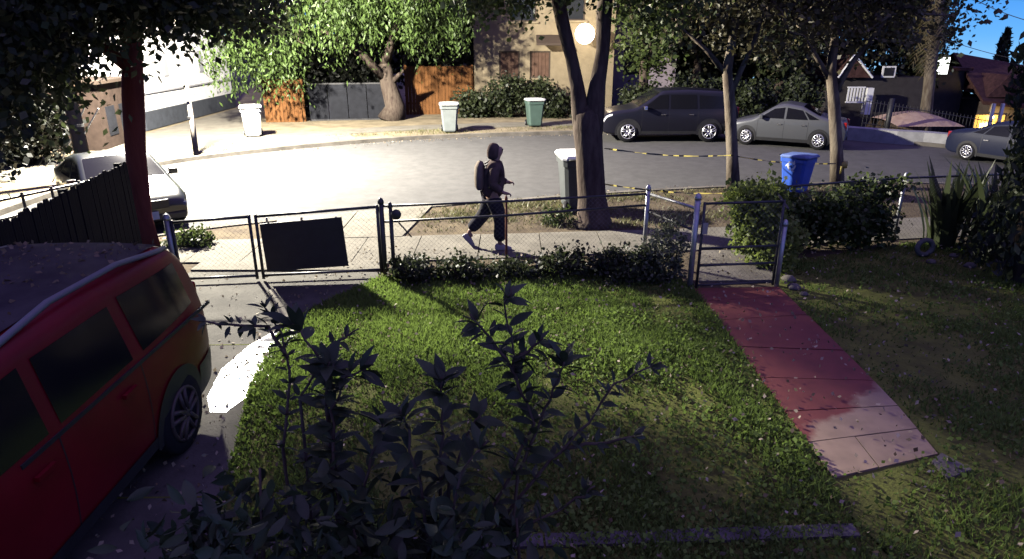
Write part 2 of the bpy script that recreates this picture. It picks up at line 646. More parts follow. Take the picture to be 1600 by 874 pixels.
# puddle that mirrors the street lamp
mp = mat("wet_concrete", (.10, .10, .10), .16, spec=.9, bump=.12, bscale=18)
_n, _l = mp.node_tree.nodes, mp.node_tree.links
_tc = _n.new("ShaderNodeTexCoord"); _no = _n.new("ShaderNodeTexNoise"); _no.inputs["Scale"].default_value = 5.0; _no.inputs["Detail"].default_value = 6
_mr = _n.new("ShaderNodeMapRange"); _mr.inputs[1].default_value = .42; _mr.inputs[2].default_value = .66; _mr.inputs[3].default_value = .12; _mr.inputs[4].default_value = .62
_l.new(_tc.outputs["Object"], _no.inputs["Vector"]); _l.new(_no.outputs["Fac"], _mr.inputs[0]); _l.new(_mr.outputs[0], _n["Principled BSDF"].inputs["Roughness"])
mb = MB()
pl = [(-2.72, 5.75), (-2.62, 6.3), (-2.68, 6.9), (-2.75, 7.4), (-2.85, 7.95), (-3.02, 7.75), (-3.12, 7.1), (-3.14, 6.5), (-3.1, 6.0), (-2.9, 5.7)]
mb.slab([(-2.80, 5.72), (-2.70, 6.0), (-2.62, 6.5), (-2.66, 7.0), (-2.62, 7.5), (-2.72, 7.75), (-2.95, 7.65), (-3.12, 7.2), (-3.2, 6.6), (-3.1, 6.0), (-2.95, 5.72)], .0, .018)
tag(mb.build("puddle", mp), kind='structure')
# pale strip along the drive edge near the gate
mb = MB()
for k in range(3):
    p0 = P(425, 458) .lerp(P(446, 503), k / 3 + .02); p1 = P(425, 458).lerp(P(446, 503), (k + 1) / 3)
    d = (p1 - p0); mb.box((p0 + p1) / 2 + Vector((0, 0, .03)), (d.length, .1, .07), math.atan2(d.y, d.x))
tag(mb.build("driveway_edging", M_conc), kind='structure')

# lawn sheets either side of the walkway
WL = [P(1083, 452), P(1115, 490), P(1165, 560), P(1230, 650), P(1303, 750)]
WR = [P(1216, 450), P(1245, 478), P(1340, 572), P(1405, 640), P(1465, 712)]
lawnL = [(-2.0, 9.55), (-2.6, 8.6), (-2.9, 7.8), (-2.75, 6.2), (-2.45, 5), (-2.15, 3.5), (-2.0, 2), (-1.9, -3), (4.0, -3), (2.6, 4.3)] + [(p.x, p.y) for p in reversed(WL)] + [(2.1, 10.1), (-1.8, 9.7)]
mb = MB(); mb.slab(lawnL, -.04, .006)
tag(mb.build("lawn", M_soil), kind='structure')
lawnR = [(p.x, p.y) for p in WR] + [(WL[-1].x, WL[-1].y), (2.6, 4.2), (4.0, -3), (14, -3), (14, 11.6), (6.9, 11.3), (4.2, 10.3)]
mb = MB(); mb.slab(lawnR[::-1], -.04, .006)
tag(mb.build("side_lawn", M_soil), kind='structure')

# red painted walkway of concrete slabs
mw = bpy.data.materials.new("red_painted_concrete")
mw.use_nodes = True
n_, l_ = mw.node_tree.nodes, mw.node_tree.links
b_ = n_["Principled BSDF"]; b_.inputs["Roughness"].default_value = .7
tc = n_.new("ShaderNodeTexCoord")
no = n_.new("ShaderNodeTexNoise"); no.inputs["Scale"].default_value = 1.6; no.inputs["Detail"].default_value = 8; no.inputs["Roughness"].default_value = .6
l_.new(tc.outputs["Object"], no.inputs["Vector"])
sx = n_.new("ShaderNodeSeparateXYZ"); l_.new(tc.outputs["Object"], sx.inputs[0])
# lamplight painted in as tan at the near right corner, edged like leaf shadow
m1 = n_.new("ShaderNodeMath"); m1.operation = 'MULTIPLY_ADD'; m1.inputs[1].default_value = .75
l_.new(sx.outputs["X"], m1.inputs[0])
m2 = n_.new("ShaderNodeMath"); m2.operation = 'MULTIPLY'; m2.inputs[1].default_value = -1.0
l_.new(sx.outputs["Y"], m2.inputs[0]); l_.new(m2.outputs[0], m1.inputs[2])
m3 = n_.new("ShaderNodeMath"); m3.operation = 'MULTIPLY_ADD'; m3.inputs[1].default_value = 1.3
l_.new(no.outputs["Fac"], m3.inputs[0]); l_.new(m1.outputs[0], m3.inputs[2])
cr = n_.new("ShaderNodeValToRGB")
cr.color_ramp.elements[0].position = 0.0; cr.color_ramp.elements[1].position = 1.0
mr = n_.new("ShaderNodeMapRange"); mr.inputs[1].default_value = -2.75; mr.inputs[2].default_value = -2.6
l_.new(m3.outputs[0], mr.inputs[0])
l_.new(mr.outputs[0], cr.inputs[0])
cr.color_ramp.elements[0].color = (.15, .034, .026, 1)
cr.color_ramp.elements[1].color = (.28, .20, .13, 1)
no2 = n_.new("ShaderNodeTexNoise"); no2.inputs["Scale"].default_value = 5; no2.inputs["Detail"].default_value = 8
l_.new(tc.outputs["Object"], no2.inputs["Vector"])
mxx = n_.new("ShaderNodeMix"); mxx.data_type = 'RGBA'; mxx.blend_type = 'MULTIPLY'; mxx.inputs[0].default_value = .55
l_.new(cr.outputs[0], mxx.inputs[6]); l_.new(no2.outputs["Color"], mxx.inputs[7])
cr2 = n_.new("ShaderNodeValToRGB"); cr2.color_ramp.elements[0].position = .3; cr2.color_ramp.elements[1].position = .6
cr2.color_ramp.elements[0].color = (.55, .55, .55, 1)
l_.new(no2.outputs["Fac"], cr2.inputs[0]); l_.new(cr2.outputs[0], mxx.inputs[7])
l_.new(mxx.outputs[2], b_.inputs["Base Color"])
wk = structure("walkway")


def plerp(pl, t):
    f = t * (len(pl) - 1); k = min(int(f), len(pl) - 2)
    return pl[k].lerp(pl[k + 1], f - k)


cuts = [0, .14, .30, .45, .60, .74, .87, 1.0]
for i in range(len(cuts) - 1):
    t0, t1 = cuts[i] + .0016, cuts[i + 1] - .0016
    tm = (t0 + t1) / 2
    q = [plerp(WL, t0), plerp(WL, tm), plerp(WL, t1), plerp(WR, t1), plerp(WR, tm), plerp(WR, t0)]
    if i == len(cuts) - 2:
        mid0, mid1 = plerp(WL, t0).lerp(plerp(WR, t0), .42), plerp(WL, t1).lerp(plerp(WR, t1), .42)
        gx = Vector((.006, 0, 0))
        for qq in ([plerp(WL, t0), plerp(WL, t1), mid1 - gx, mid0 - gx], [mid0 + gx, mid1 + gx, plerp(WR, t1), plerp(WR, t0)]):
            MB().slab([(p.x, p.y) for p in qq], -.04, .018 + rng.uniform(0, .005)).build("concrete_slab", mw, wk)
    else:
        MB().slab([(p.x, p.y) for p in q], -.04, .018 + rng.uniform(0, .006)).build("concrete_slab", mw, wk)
q = [P(1470, 712), P(1455, 725), P(1480, 752), P(1518, 738)]
MB().slab([(p.x, p.y) for p in q], -.04, .03).build("concrete_slab", M_conc_old, wk)
# slabs from the small gate out to the pavement
for (p0, p1, p2, p3) in (((1092, 442), (1212, 440), (1200, 415), (1092, 417)), ((1092, 415), (1199, 413), (1188, 392), (1092, 394))):
    q = [P(*p0), P(*p1), P(*p2), P(*p3)]
    MB().slab([(p.x, p.y) for p in q], -.04, .03).build("concrete_slab", M_conc_old, wk)

# concrete strip along the foot of the picture
ed = structure("garden_edging")
for k in range(6):
    x0 = -2.1 + k * .78
    MB().box((x0 + .385, 3.86 + .035 * k, -.02), (.765, .13, .10), .045).build("edging_block", mat("dull_edging", (.10, .095, .09), .95, var=.4, scale=6, bump=.5), ed)

# ------------------------------------------------------------------ street lamp on the utility pole (out of frame, lights everything)
UP = P(138, 284)
t = thing("utility_pole", "thick wooden utility pole with a street lamp, standing at the left beside the wire guys", "utility pole", UP)
MB().tube([(0, 0, -.3), (0, 0, 4), (0, 0, 9.5)], [.17, .155, .12], 14).build("pole", M_pole, t, True)
mb = MB()
for z in (.5, 1.35): mb.lathe([(.172, z), (.172, z + .07)], n=14)
mb.build("band", M_darksteel, t)
lp = STREET_LAMP - UP
MB().tube([(0, 0, 6.7), (lp.x * .4, lp.y * .4, 7.15), (lp.x * .8, lp.y * .8, 7.2), (lp.x, lp.y, 7.12)], .03, 8).build("lamp_arm", M_galv, t, True)
hd = MB().lathe([(.05, .22), (.16, .2), (.2, .1), (.2, .06)], (lp.x, lp.y, lp.z), 14).build("lamp_head", M_galv, t, True)
MB().box((lp.x, lp.y, lp.z + .055), (.2, .2, .01)).build("diffuser", emit_mat("lamp_diffuser", (1, .95, .85), 20), hd)
ld = bpy.data.lights.new("street_lamp_light", 'SPOT')
ld.energy = STREET_W
ld.color = (1.0, .93, .80)
ld.spot_size = R(172)
ld.spot_blend = .12
ld.shadow_soft_size = .26
lo = bpy.data.objects.new("street_lamp_light", ld)
COL.objects.link(lo)
lo.location = STREET_LAMP
lo.rotation_euler = Vector((.30, .12, -.94)).to_track_quat('-Z', 'Y').to_euler()
# guy wires
t = thing("guy_wires", "pair of pale guy wires slanting down beside the thick wooden pole", "cable", P(82, 285))
b0 = P(82, 285)
for k, off in enumerate(((0, 0, 0), (.12, 0, 0))):
    p1 = AT(112 + 10 * k, 215 + 6 * k, UP.y) - b0
    MB().tube([Vector(off), p1 + (p1.normalized() * 1.0)], .018, 6).build("wire", M_galv, t)

# ------------------------------------------------------------------ red trunked tree, upper left
b = Vector((-6.05, 10.7, 0))
tree("street_tree", "red-barked tree by the left end of the driveway gate, its dark crown overhead", b,
     ([b, AT(222, 340, 10.75), AT(212, 240, 10.8), AT(208, 150, 10.8), AT(205, 40, 10.6)], [.19, .15, .15, .16, .13]),
     [([AT(206, 60, 10.7), (-5.2, 9.6, 5.0), (-3.2, 8.8, 5.2), (-1.2, 8.6, 4.9)], [.13, .09, .06, .03]),
      ([AT(206, 60, 10.7), (-6.6, 9.3, 5.0), (-7, 8.2, 5.6)], [.12, .08, .03]), ([AT(205, 40, 10.6), (-6.2, 12.2, 5.6), (-5.6, 14.5, 5.3)], [.1, .07, .03]),
      ([AT(206, 110, 10.7), (-6.9, 10.4, 4.2), (-8.2, 10, 4.8)], [.1, .07, .03])],
     [(-6.6, 9.0, 4.9, 1.8, 1.7, 1.9), (-5.6, 8.2, 4.35, 1.5, 1.3, 1.5), (-4.4, 8.9, 4.5, 1.3, 1.3, .9), (-7.3, 9.6, 4.0, 1.3, 1.1, 1.6), (-3.0, 8.9, 4.85, 1.3, 1.2, .75), (-1.4, 8.8, 4.75, 1.3, 1.1, .55), (-6.0, 7.2, 3.3, 1.1, 1.0, 1.0), (-6.4, 8.4, 2.9, 1.1, .9, .75),
      (-6.2, 9.2, 3.2, .7, .8, .55), (-4.6, 8.9, 3.75, .7, .6, .35), (-4.5, 11.4, 3.85, 1.1, .7, .4, 2), (-3.9, 8.6, 4.0, .8, .6, .4, 4), (-4.6, 9.0, 3.95, .7, .6, .4, 4), (-5.1, 15.0, 5.2, .7, .22, .22, 20), (-4.5, 15.0, 5.2, .55, .5, .3, 12), (-6.6, 14.0, 5.1, .8, .2, .2, 20), (-7.1, 13.0, 5.1, .8, .5, .25, 14), (-5.9, 7.0, 2.55, .45, .3, .28, 10), (-5.75, 7.6, 2.85, .4, .35, .28, 8), (-6.4, 7.2, 2.5, .45, .3, .3, 10)],  # high clumps above the view added to shade the lower lawn and van roof
     1380, 52, .19, .095, LF_dark, M_bark_red, droop=.8, twigs=16)

# ------------------------------------------------------------------ neighbour's board fence beside the van
A_, B_ = Vector((-4.95, 4.4, 0)), Vector((-5.92, 10.3, 0))
t = thing("board_fence", "dark dog-eared board fence running along the left of the red van", "fence", A_, math.atan2(B_.y - A_.y, B_.x - A_.x))
L = (B_ - A_).length
pw = .145
for v in range(3):
    pass
plank_m = []
for v in range(3):
    h = 1.62 + .015 * v
    mb = MB()
    prof = [(-pw / 2 + .006, 0), (pw / 2 - .006, 0), (pw / 2 - .006, h - .05), (pw / 2 - .04, h), (-pw / 2 + .04, h), (-pw / 2 + .006, h - .05)]
    vs = [(x, -.011, z) for x, z in prof] + [(x, .011, z) for x, z in prof]
    k = len(prof)
    mb.add(vs, [tuple(range(k)), tuple(range(k, 2 * k))[::-1]] + [(i, i + k, (i + 1) % k + k, (i + 1) % k) for i in range(k)])
    plank_m.append(mb.mesh("plank", M_wood_dark))
for i in range(int(L / pw)):
    o = link("plank", plank_m[i % 3], t)
    o.location = (i * pw + pw / 2, rng.uniform(-.004, .004), rng.uniform(-.02, .03))
    o.rotation_euler = (0, rng.uniform(-.012, .012), 0)
for z in (.35, 1.25): MB().box((L / 2, .045, z), (L, .04, .09)).build("rail", M_wood_dark, t)
for x in (.1, 2.2, 4.1, L - .05): MB().box((x, .11, .8), (.09, .09, 1.66)).build("post", M_wood_dark, t)

# neighbour's low rail fence beyond it
p0, p1 = AT(-20, 318, 9.4), AT(170, 277, 11.6)
t = thing("rail_fence", "low metal rail fence with thin posts beyond the dark boards at far left", "fence", (0, 0, 0))
MB().tube([p0, p1], .022, 8).build("top_rail", M_darksteel, t)
MB().tube([p0 - Vector((0, 0, .27)), p1 - Vector((0, 0, .27))], .018, 8).build("middle_rail", M_darksteel, t)
for k in (.25, .48, .72, .98):
    q = p0.lerp(p1, k)
    MB().tube([(q.x, q.y, 0), (q.x, q.y, q.z + .05)], .022, 8).build("post", M_darksteel, t)


# ------------------------------------------------------------------ chain-link fences and gates
M_link = mat("chain_link_wire", (.22, .22, .22), .5, metal=.6)


def link_mesh(a, b, z0a, z1a, z0b, z1b, parent, step=.075, r=.0010):
    """diamond wire mesh in the upright plane from a to b"""
    a, b = Vector(a), Vector(b)
    L = (b - a).length
    u = (b - a) / L
    nn = Vector((-u.y, u.x, 0))
    H = max(z1a - z0a, z1b - z0b)
    V, F = [], []
    def pt(s, hh):
        t_ = s / L
        zz = (z0a + (z0b - z0a) * t_) + hh * ((z1a - z0a) + ((z1b - z0b) - (z1a - z0a)) * t_) / H
        p = a + u * s
        return Vector((p.x, p.y, zz))
    k = -H
    while k < L:
        for sgn in (1, -1):
            s0, h0 = (k, 0) if sgn > 0 else (k, H)
            s1, h1 = (k + H, H) if sgn > 0 else (k + H, 0)
            if s0 < 0: h0 += (0 - s0) * sgn; s0 = 0
            if s1 > L: h1 -= (s1 - L) * sgn; s1 = L
            if s1 - s0 < .01: continue
            q0, q1 = pt(s0, h0), pt(s1, h1)
            base = len(V)
            d = (q1 - q0).normalized(); w_ = d.cross(nn)
            for q in (q0, q1):
                V += [q + nn * r, q - nn * r * .5 + w_ * r * .87, q - nn * r * .5 - w_ * r * .87]
            F += [(base, base + 1, base + 4, base + 3), (base + 1, base + 2, base + 5, base + 4), (base + 2, base, base + 3, base + 5)]
        k += step
    mb = MB(); mb.add(V, F)
    return tag(mb.build("chain_link", M_link, parent), kind='stuff')


def post(parent, x, y, z1, r=.032, m=M_galv, z0=-.05):
    mb = MB()
    mb.tube([(x, y, z0), (x, y, z1)], r, 10)
    mb.lathe([(r * 1.25, z1 - .03), (r * 1.25, z1), (r * .8, z1 + .045), (r * .2, z1 + .06)], (x, y, 0), 10)
    return mb.build("post", m, parent, True)


GA, GB = Vector((-4.93, 9.30, 0)), Vector((-1.93, 9.66, 0))
# left leaf
gm = GA.lerp(GB, .375)
gm2 = GA.lerp(GB, .405)


def gate_leaf(name, label, a, b, za, zb, z0a, z0b, grp, knuckle=True):
    t = thing(name, label, "gate", a, 0, grp)
    o = a
    A, Bv = Vector((0, 0, 0)), b - a
    fr = MB()
    fr.tube([(A.x, A.y, za), (Bv.x, Bv.y, zb)], .022, 8)
    fr.build("top_rail", M_darksteel, t, True)
    MB().tube([(A.x, A.y, z0a), (Bv.x, Bv.y, z0b)], .022, 8).build("bottom_rail", M_darksteel, t, True)
    MB().tube([(A.x, A.y, z0a - .05), (A.x, A.y, za + .03)], .024, 8).build("stile", M_darksteel, t, True)
    MB().tube([(Bv.x, Bv.y, z0b - .05), (Bv.x, Bv.y, zb + .03)], .024, 8).build("stile", M_darksteel, t, True)
    link_mesh(A, Bv, z0a, za, z0b, zb, t)
    return t


gate_leaf("driveway_gate", "shorter left leaf of the wire driveway gate beside the red van", GA + Vector((.06, 0, 0)), gm, .95, 1.0, .09, .095, "driveway gate leaves")
gate_leaf("driveway_gate", "longer right leaf of the wire driveway gate with the black panel on it", gm2, GB - Vector((.06, 0, 0)), 1.0, 1.09, .095, .11, "driveway gate leaves")
t = thing("gate_post", "grey steel hinge post at the left end of the driveway gate by the van", "post", GA)
post(t, 0, 0, 1.02, .045)
# black panel hung on the gate
bp0, bp1 = GA.lerp(GB, .43), GA.lerp(GB, .81)
ang = math.atan2((bp1 - bp0).y, (bp1 - bp0).x)
nrm = Vector((math.sin(ang), -math.cos(ang), 0))
t = thing("panel", "solid black rectangular panel hung on the driveway gate", "panel", (bp0 + bp1) / 2 + nrm * .045, ang)
W2 = (bp1 - bp0).length / 2
mb = MB()
mb.add([(-W2, -.012, .17), (W2 + .04, -.012, .21), (W2, -.012, .97), (-W2 - .02, -.012, .90), (-W2, .012, .17), (W2 + .04, .012, .21), (W2, .012, .97), (-W2 - .02, .012, .90)],
       [(0, 1, 2, 3), (7, 6, 5, 4), (0, 4, 5, 1), (1, 5, 6, 2), (2, 6, 7, 3), (3, 7, 4, 0)])
mb.build("board", M_black, t, bevel=.004)
mb = MB()
for x in (-W2 * .85, 0, W2 * .85): mb.box((x, .02, .955), (.02, .06, .05))
mb.build("tie", M_galv, t)

# street fence, driveway gate to the walkway entry
FC, FD, FE = P(1005, 410), P(1077, 452), P(1213, 447)
t = thing("chain_link_fence", "wire fence with two dark rails in front of the walking person", "fence", GB, 0)
fb = FC - GB
post(t, 0, 0, 1.17, .038, M_darksteel)
post(t, .13, .02, 1.10, .03, M_darksteel)
mid = AT(791, 318, 9.98) - GB
post(t, mid.x, 9.98 - GB.y, 1.13, .02, mat("rusty_post", (.16, .07, .035), .8, var=.3))
post(t, fb.x, fb.y, 1.22, .034)
MB().tube([(0, 0, 1.10), (mid.x, .30, 1.10), (fb.x, fb.y, 1.13)], .019, 8).build("top_rail", M_darksteel, t, True)
MB().tube([(0, 0, .86), (mid.x, .30, .88), (fb.x, fb.y, .95)], .019, 8).build("middle_rail", M_darksteel, t, True)
link_mesh((0.1, 0.01, 0), fb, .03, 1.09, .03, 1.12, t)
mb = MB()
mb.lathe([(.03, -.05), (.075, -.03), (.075, .03), (.03, .05)], (.22, -.03, .98), 12, 'Y')
mb.tube([(.24, 0, .86), (.42, .03, .62)], .012, 6)
mb.build("latch", M_darksteel, t, True)
# short wing and small gate
t = thing("chain_link_fence", "short slanting wing of wire fence with a pale rail beside the small gate", "fence", FC, 0)
fd = FD - FC
MB().tube([(.03, -.03, 1.13), (fd.x, fd.y, 1.2)], .022, 8).build("top_rail", M_galv, t, True)
MB().tube([(.03, -.03, .85), (fd.x, fd.y, .88)], .018, 8).build("middle_rail", M_darksteel, t, True)
post(t, fd.x, fd.y, 1.36, .04)
link_mesh((.03, -.03, 0), fd, .03, 1.12, .03, 1.18, t)
t = thing("garden_gate", "small open-mesh gate at the head of the red walkway", "gate", FD + Vector((.1, .0, 0)), 0)
a, b = Vector((0, 0, 0)), FE - FD - Vector((.16, 0, 0))
for nm, z in (("top_rail", 1.27), ("middle_rail", .62), ("lower_rail", .36), ("bottom_rail", .06)):
    MB().tube([(a.x, a.y, z), (b.x, b.y, z)], .018, 8).build(nm, M_darksteel, t, True)
for p in (a, b): MB().tube([(p.x, p.y, .02), (p.x, p.y, 1.29)], .021, 8).build("stile", M_darksteel, t, True)
link_mesh(a, b, .06, 1.27, .06, 1.27, t)
MB().box((.03, -.03, .92), (.07, .03, .16)).build("latch", M_galv, t)
t = thing("gate_post", "grey steel post at the right side of the small garden gate", "post", FE)
post(t, 0, 0, .95, .035)
# right-hand run, half under the vines
t = thing("chain_link_fence", "wire fence half hidden under vines on the right, with one pale post showing", "fence", FE, 0)
q = [Vector((.05, .1, 0)), Vector((.35, 1.5, 0)), P(1395, 377) - FE, Vector((12.5, 12.4, 0)) - FE]
for p in q[1:3]: post(t, p.x, p.y, 1.18, .03)
MB().tube([(p.x, p.y, 1.14) for p in q], .02, 8).build("top_rail", M_darksteel, t, True)
for i in range(1, 3): link_mesh(q[i], q[i + 1], .03, 1.13, .03, 1.13, t)

# ------------------------------------------------------------------ hedge plants along the fence
bed = [(-1.5, 9.5, "low dark shrub at the foot of the gate post, with pale leaf tips", LF_dark, .42, .34), (-.7, 9.55, "low dark shrub below the walking person's back foot", LF_dark, .5, .27),
       (.15, 9.6, "low dark shrub below the walking person's front foot", LF_dark, .5, .27), (.95, 9.75, "rounded dark shrub right of the walking person inside the fence", LF_dark, .55, .36), (1.7, 9.85, "dark shrub inside the fence in front of the thick street tree", LF_dark, .5, .36)]
for (x, y, lb, lm, rx, h) in bed:
    bush("low_shrub", lb, (x, y, 0), [(0, 0, h * .5, rx, .28, h * .55)], 60, 26, .07, .06, lm, "shrub", "low shrubs along the fence")
c = P(1040, 442)
bush("pale_shrub", "pale feathery shrub in the corner left of the small gate", c, [(0, .1, .5, .32, .3, .5), (-.15, .1, .2, .45, .3, .3)], 110, 28, .07, .055, LF_pale, "shrub")
bush("dark_shrub", "dark leafy shrub spreading at the foot of the pale fence corner plant", P(985, 440), [(0, 0, .2, .45, .3, .3)], 60, 26, .07, .06, LF_dark, "shrub")
# lit vine behind the gate, dark vine hedge to its right
c = Vector((4.15, 10.2, 0))
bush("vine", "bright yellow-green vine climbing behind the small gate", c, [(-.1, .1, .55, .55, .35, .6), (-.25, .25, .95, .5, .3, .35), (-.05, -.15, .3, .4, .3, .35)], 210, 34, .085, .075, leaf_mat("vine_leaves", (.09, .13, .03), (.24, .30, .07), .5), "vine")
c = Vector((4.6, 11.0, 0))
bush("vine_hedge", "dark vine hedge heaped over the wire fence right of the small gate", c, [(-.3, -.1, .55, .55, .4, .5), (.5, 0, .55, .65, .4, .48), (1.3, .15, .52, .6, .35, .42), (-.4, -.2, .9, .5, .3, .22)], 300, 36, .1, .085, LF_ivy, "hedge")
bush("climbing_vine", "sparse leafy vine trailing along the fence rail beside the pale post", Vector((6.1, 11.3, 0)), [(.1, 0, 1.05, .7, .2, .2), (-.1, -.15, .45, .65, .3, .4)], 100, 24, .09, .08, LF_ivy, "vine")
bush("parkway_plant", "small weedy plant on the parkway left of the thick street tree", P(868, 350), [(0, 0, .12, .4, .25, .15)], 30, 22, .07, .06, LF_mid, "plant")
# yellow-green clump by the left driveway apron
bush("hedge_clump", "yellow-green clump of ground cover outside the gate near the black car", P(300, 384), [(0, 0, .1, .45, .28, .14)], 80, 26, .06, .055, LF_mid, "ground cover")

# spiky plants on the right
def spiky(name, label, loc, nb, h, spread, m, w_=.06):
    t = thing(name, label, "plant", loc)
    V, F, T = [], [], []
    for k in range(nb):
        an = rng.uniform(0, 2 * math.pi); ln = h * rng.uniform(.6, 1.1); lean = rng.uniform(.1, .55)
        d = np.array([math.cos(an), math.sin(an), 0]); s_ = np.array([-d[1], d[0], 0])
        base = d * rng.uniform(0, spread)
        tv = rng.uniform(0, 1)
        pr = []
        for j in range(6):
            t_ = j / 5
            c_ = base + d * ln * lean * (t_ ** 1.6) + np.array([0, 0, ln * (t_ - .25 * lean * t_ ** 3)])
            ww = w_ * (math.sin(math.pi * min(1, .25 + .75 * t_)) if t_ < 1 else .02)
            pr.append((c_ - s_ * ww, c_ + s_ * ww))
        b_ = len(V)
        for a_, c_ in pr: V += [a_, c_]; T += [tv, tv]
        for j in range(5): F.append((b_ + 2 * j, b_ + 2 * j + 1, b_ + 2 * j + 3, b_ + 2 * j + 2))
    link("blades", fast_mesh("blades", np.array(V), np.array(F), m, np.array(T)), t)
    return t


spiky("spiky_plant", "tall spiky-leaved plant by the fence rail at the right", P(1475, 385), 40, 1.45, .35, LF_dark)
spiky("spiky_plant", "larger spiky-leaved plant next to the dark cypress at right", Vector((8.3, 10.9, 0)), 60, 1.6, .5, LF_dark, .07)
bush("dark_shrub", "dark shrub under the spiky plants at the right edge", Vector((8.0, 10.4, 0)), [(0, 0, .4, .7, .5, .45), (.9, -.3, .4, .7, .5, .5)], 140, 28, .1, .08, LF_dark, "shrub")
# pale ring on the ground at right
c = P(1442, 402)
mb = MB()
rows = []
for i in range(21):
    a = 2 * math.pi * i / 20
    rows.append([(math.cos(a) * (.125 + .042 * math.cos(b)), .042 * math.sin(b), .17 + math.sin(a) * (.125 + .042 * math.cos(b))) for b in [2 * math.pi * j / 8 for j in range(9)]])
mb.grid(rows)
o = mb.build("garden_ring", mat("pale_stone", (.12, .115, .105), .8, var=.2), None, True)
o.location = c
tag(o, "small pale ring standing on the ground in front of the spiky plants", "ornament")
# border stones of the right bed
st = [(1455, 412), (1490, 402), (1515, 418), (1560, 410), (1240, 452), (1232, 440), (1256, 462)]
for k, (px, py) in enumerate(st):
    mb = MB()
    r_ = rng.uniform(.06, .11)
    mb.lathe([(.01, 0), (r_, .01), (r_ * 1.05, r_ * .4), (r_ * .7, r_ * .8), (.01, r_ * .95)], n=8)
    mb.v = [(v[0] * (1 + .2 * math.sin(v[1] * 40 + k)), v[1] * .8, v[2]) for v in mb.v]
    o = mb.build("border_stone", M_conc_old, None, True); o.location = P(px, py)
    tag(o, ["pale border stone just right of the pale ring", "pale border stone under the spiky plant, higher than its neighbours", "pale border stone in the open bed between the spiky plants and the cypress", "pale border stone at the foot of the dark cypress", "pale stone lying right of the garden gate's right post", "pale stone behind the garden gate's right post", "pale stone at the right edge of the walkway head"][k], "stone", "pale stones in the beds")

# ------------------------------------------------------------------ street trees
b = Vector((1.58, 12.6, 0))
Y = 12.6
tree("street_tree", "thick forked street tree with the glowing lamp seen between its limbs", b,
     ([b + Vector((-.03, 0, -.05)), b + Vector((0, 0, .12)), AT(925, 310, Y), AT(921, 240, Y), AT(918, 200, Y), AT(917, 178, Y), AT(917, 162, Y)], [.47, .33, .27, .255, .27, .25, .08]),
     [([AT(916, 215, Y), AT(906, 170, Y), AT(902, 135, Y), AT(893, 90, Y), AT(880, 40, Y), AT(868, -20, Y), AT(840, -120, Y)], [.23, .16, .125, .11, .12, .12, .06]),
      ([AT(921, 215, Y), AT(929, 170, Y), AT(934, 130, Y), AT(942, 80, Y + .1), AT(944, 20, Y + .2), AT(950, -40, Y + .3), AT(1010, -140, Y + .4)], [.24, .19, .145, .12, .14, .13, .06]),
      ([AT(875, 10, Y), AT(905, -30, Y), AT(920, -100, Y)], [.10, .09, .05])],
     [(-.6, 12.2, 5.9, 1.9, 1.6, 1.0), (2.8, 12.6, 6.1, 1.9, 1.6, 1.1), (1.2, 12.4, 6.9, 2.0, 1.6, 1.0), (1.1, 12.3, 4.75, 1.4, .9, .5), (4.0, 12.8, 5.3, 1.2, 1.2, .8), (2.7, 12.5, 4.2, .8, .6, .75, 6), (-.1, 12.3, 4.15, .8, .5, .35, 10), (.9, 12.2, 4.35, .9, .5, .3, 8)],
     460, 36, .22, .10, LF_mid, M_bark, twigs=22, sides=16)
T2 = P(1146, 302); T3 = P(1308, 292)
tree("slender_tree", "slender street tree between the dark SUV and the grey sedan", T2,
     ([T2, AT(1144, 240, T2.y), AT(1141, 170, T2.y), AT(1136, 110, T2.y), AT(1150, 30, T2.y)], [.17, .13, .125, .11, .07]),
     [([AT(1140, 150, T2.y), AT(1158, 110, T2.y), AT(1180, 60, T2.y), AT(1200, 0, T2.y)], [.08, .06, .05, .02]),
      ([AT(1138, 120, T2.y), AT(1105, 80, T2.y), AT(1060, 40, T2.y)], [.07, .05, .02])],
     [(4.0, 15.4, 4.3, 1.5, 1.2, 1.0), (5.4, 15.3, 4.2, 1.5, 1.2, 1.3), (5.0, 15.5, 5.6, 2.0, 1.5, 1.2), (6.2, 15.4, 3.9, 1.0, 1.0, .9), (3.2, 15.3, 4.9, 1.3, 1.0, .7)],
     300, 32, .25, .115, LF_brown, M_bark_pale, group="slender street trees", twigs=26)
tree("slender_tree", "slender street tree with yellow tape round it, right of the blue bin", T3,
     ([T3, AT(1307, 230, T3.y), AT(1303, 160, T3.y), AT(1298, 110, T3.y), AT(1310, 20, T3.y)], [.17, .14, .13, .11, .07]),
     [([AT(1302, 150, T3.y), AT(1330, 100, T3.y), AT(1370, 50, T3.y), AT(1400, 10, T3.y)], [.08, .06, .05, .02]),
      ([AT(1300, 130, T3.y), AT(1270, 80, T3.y), AT(1240, 30, T3.y)], [.07, .05, .02])],
     [(7.0, 16, 4.4, 1.3, 1.2, 1.0), (8.2, 16.1, 4.1, 1.4, 1.2, 1.1), (8.0, 16.2, 5.6, 2.0, 1.5, 1.2), (9.3, 16.1, 4.3, 1.1, 1.0, .9)],
     300, 32, .25, .115, LF_brown, M_bark_pale, group="slender street trees", twigs=26)

# yellow caution tape strung between the trees
mt_y = leaf_mat("yellow_tape", (.5, .42, .12), (.5, .42, .12), .4); mt_k = mat("black_tape", (.015, .015, .015), .5)


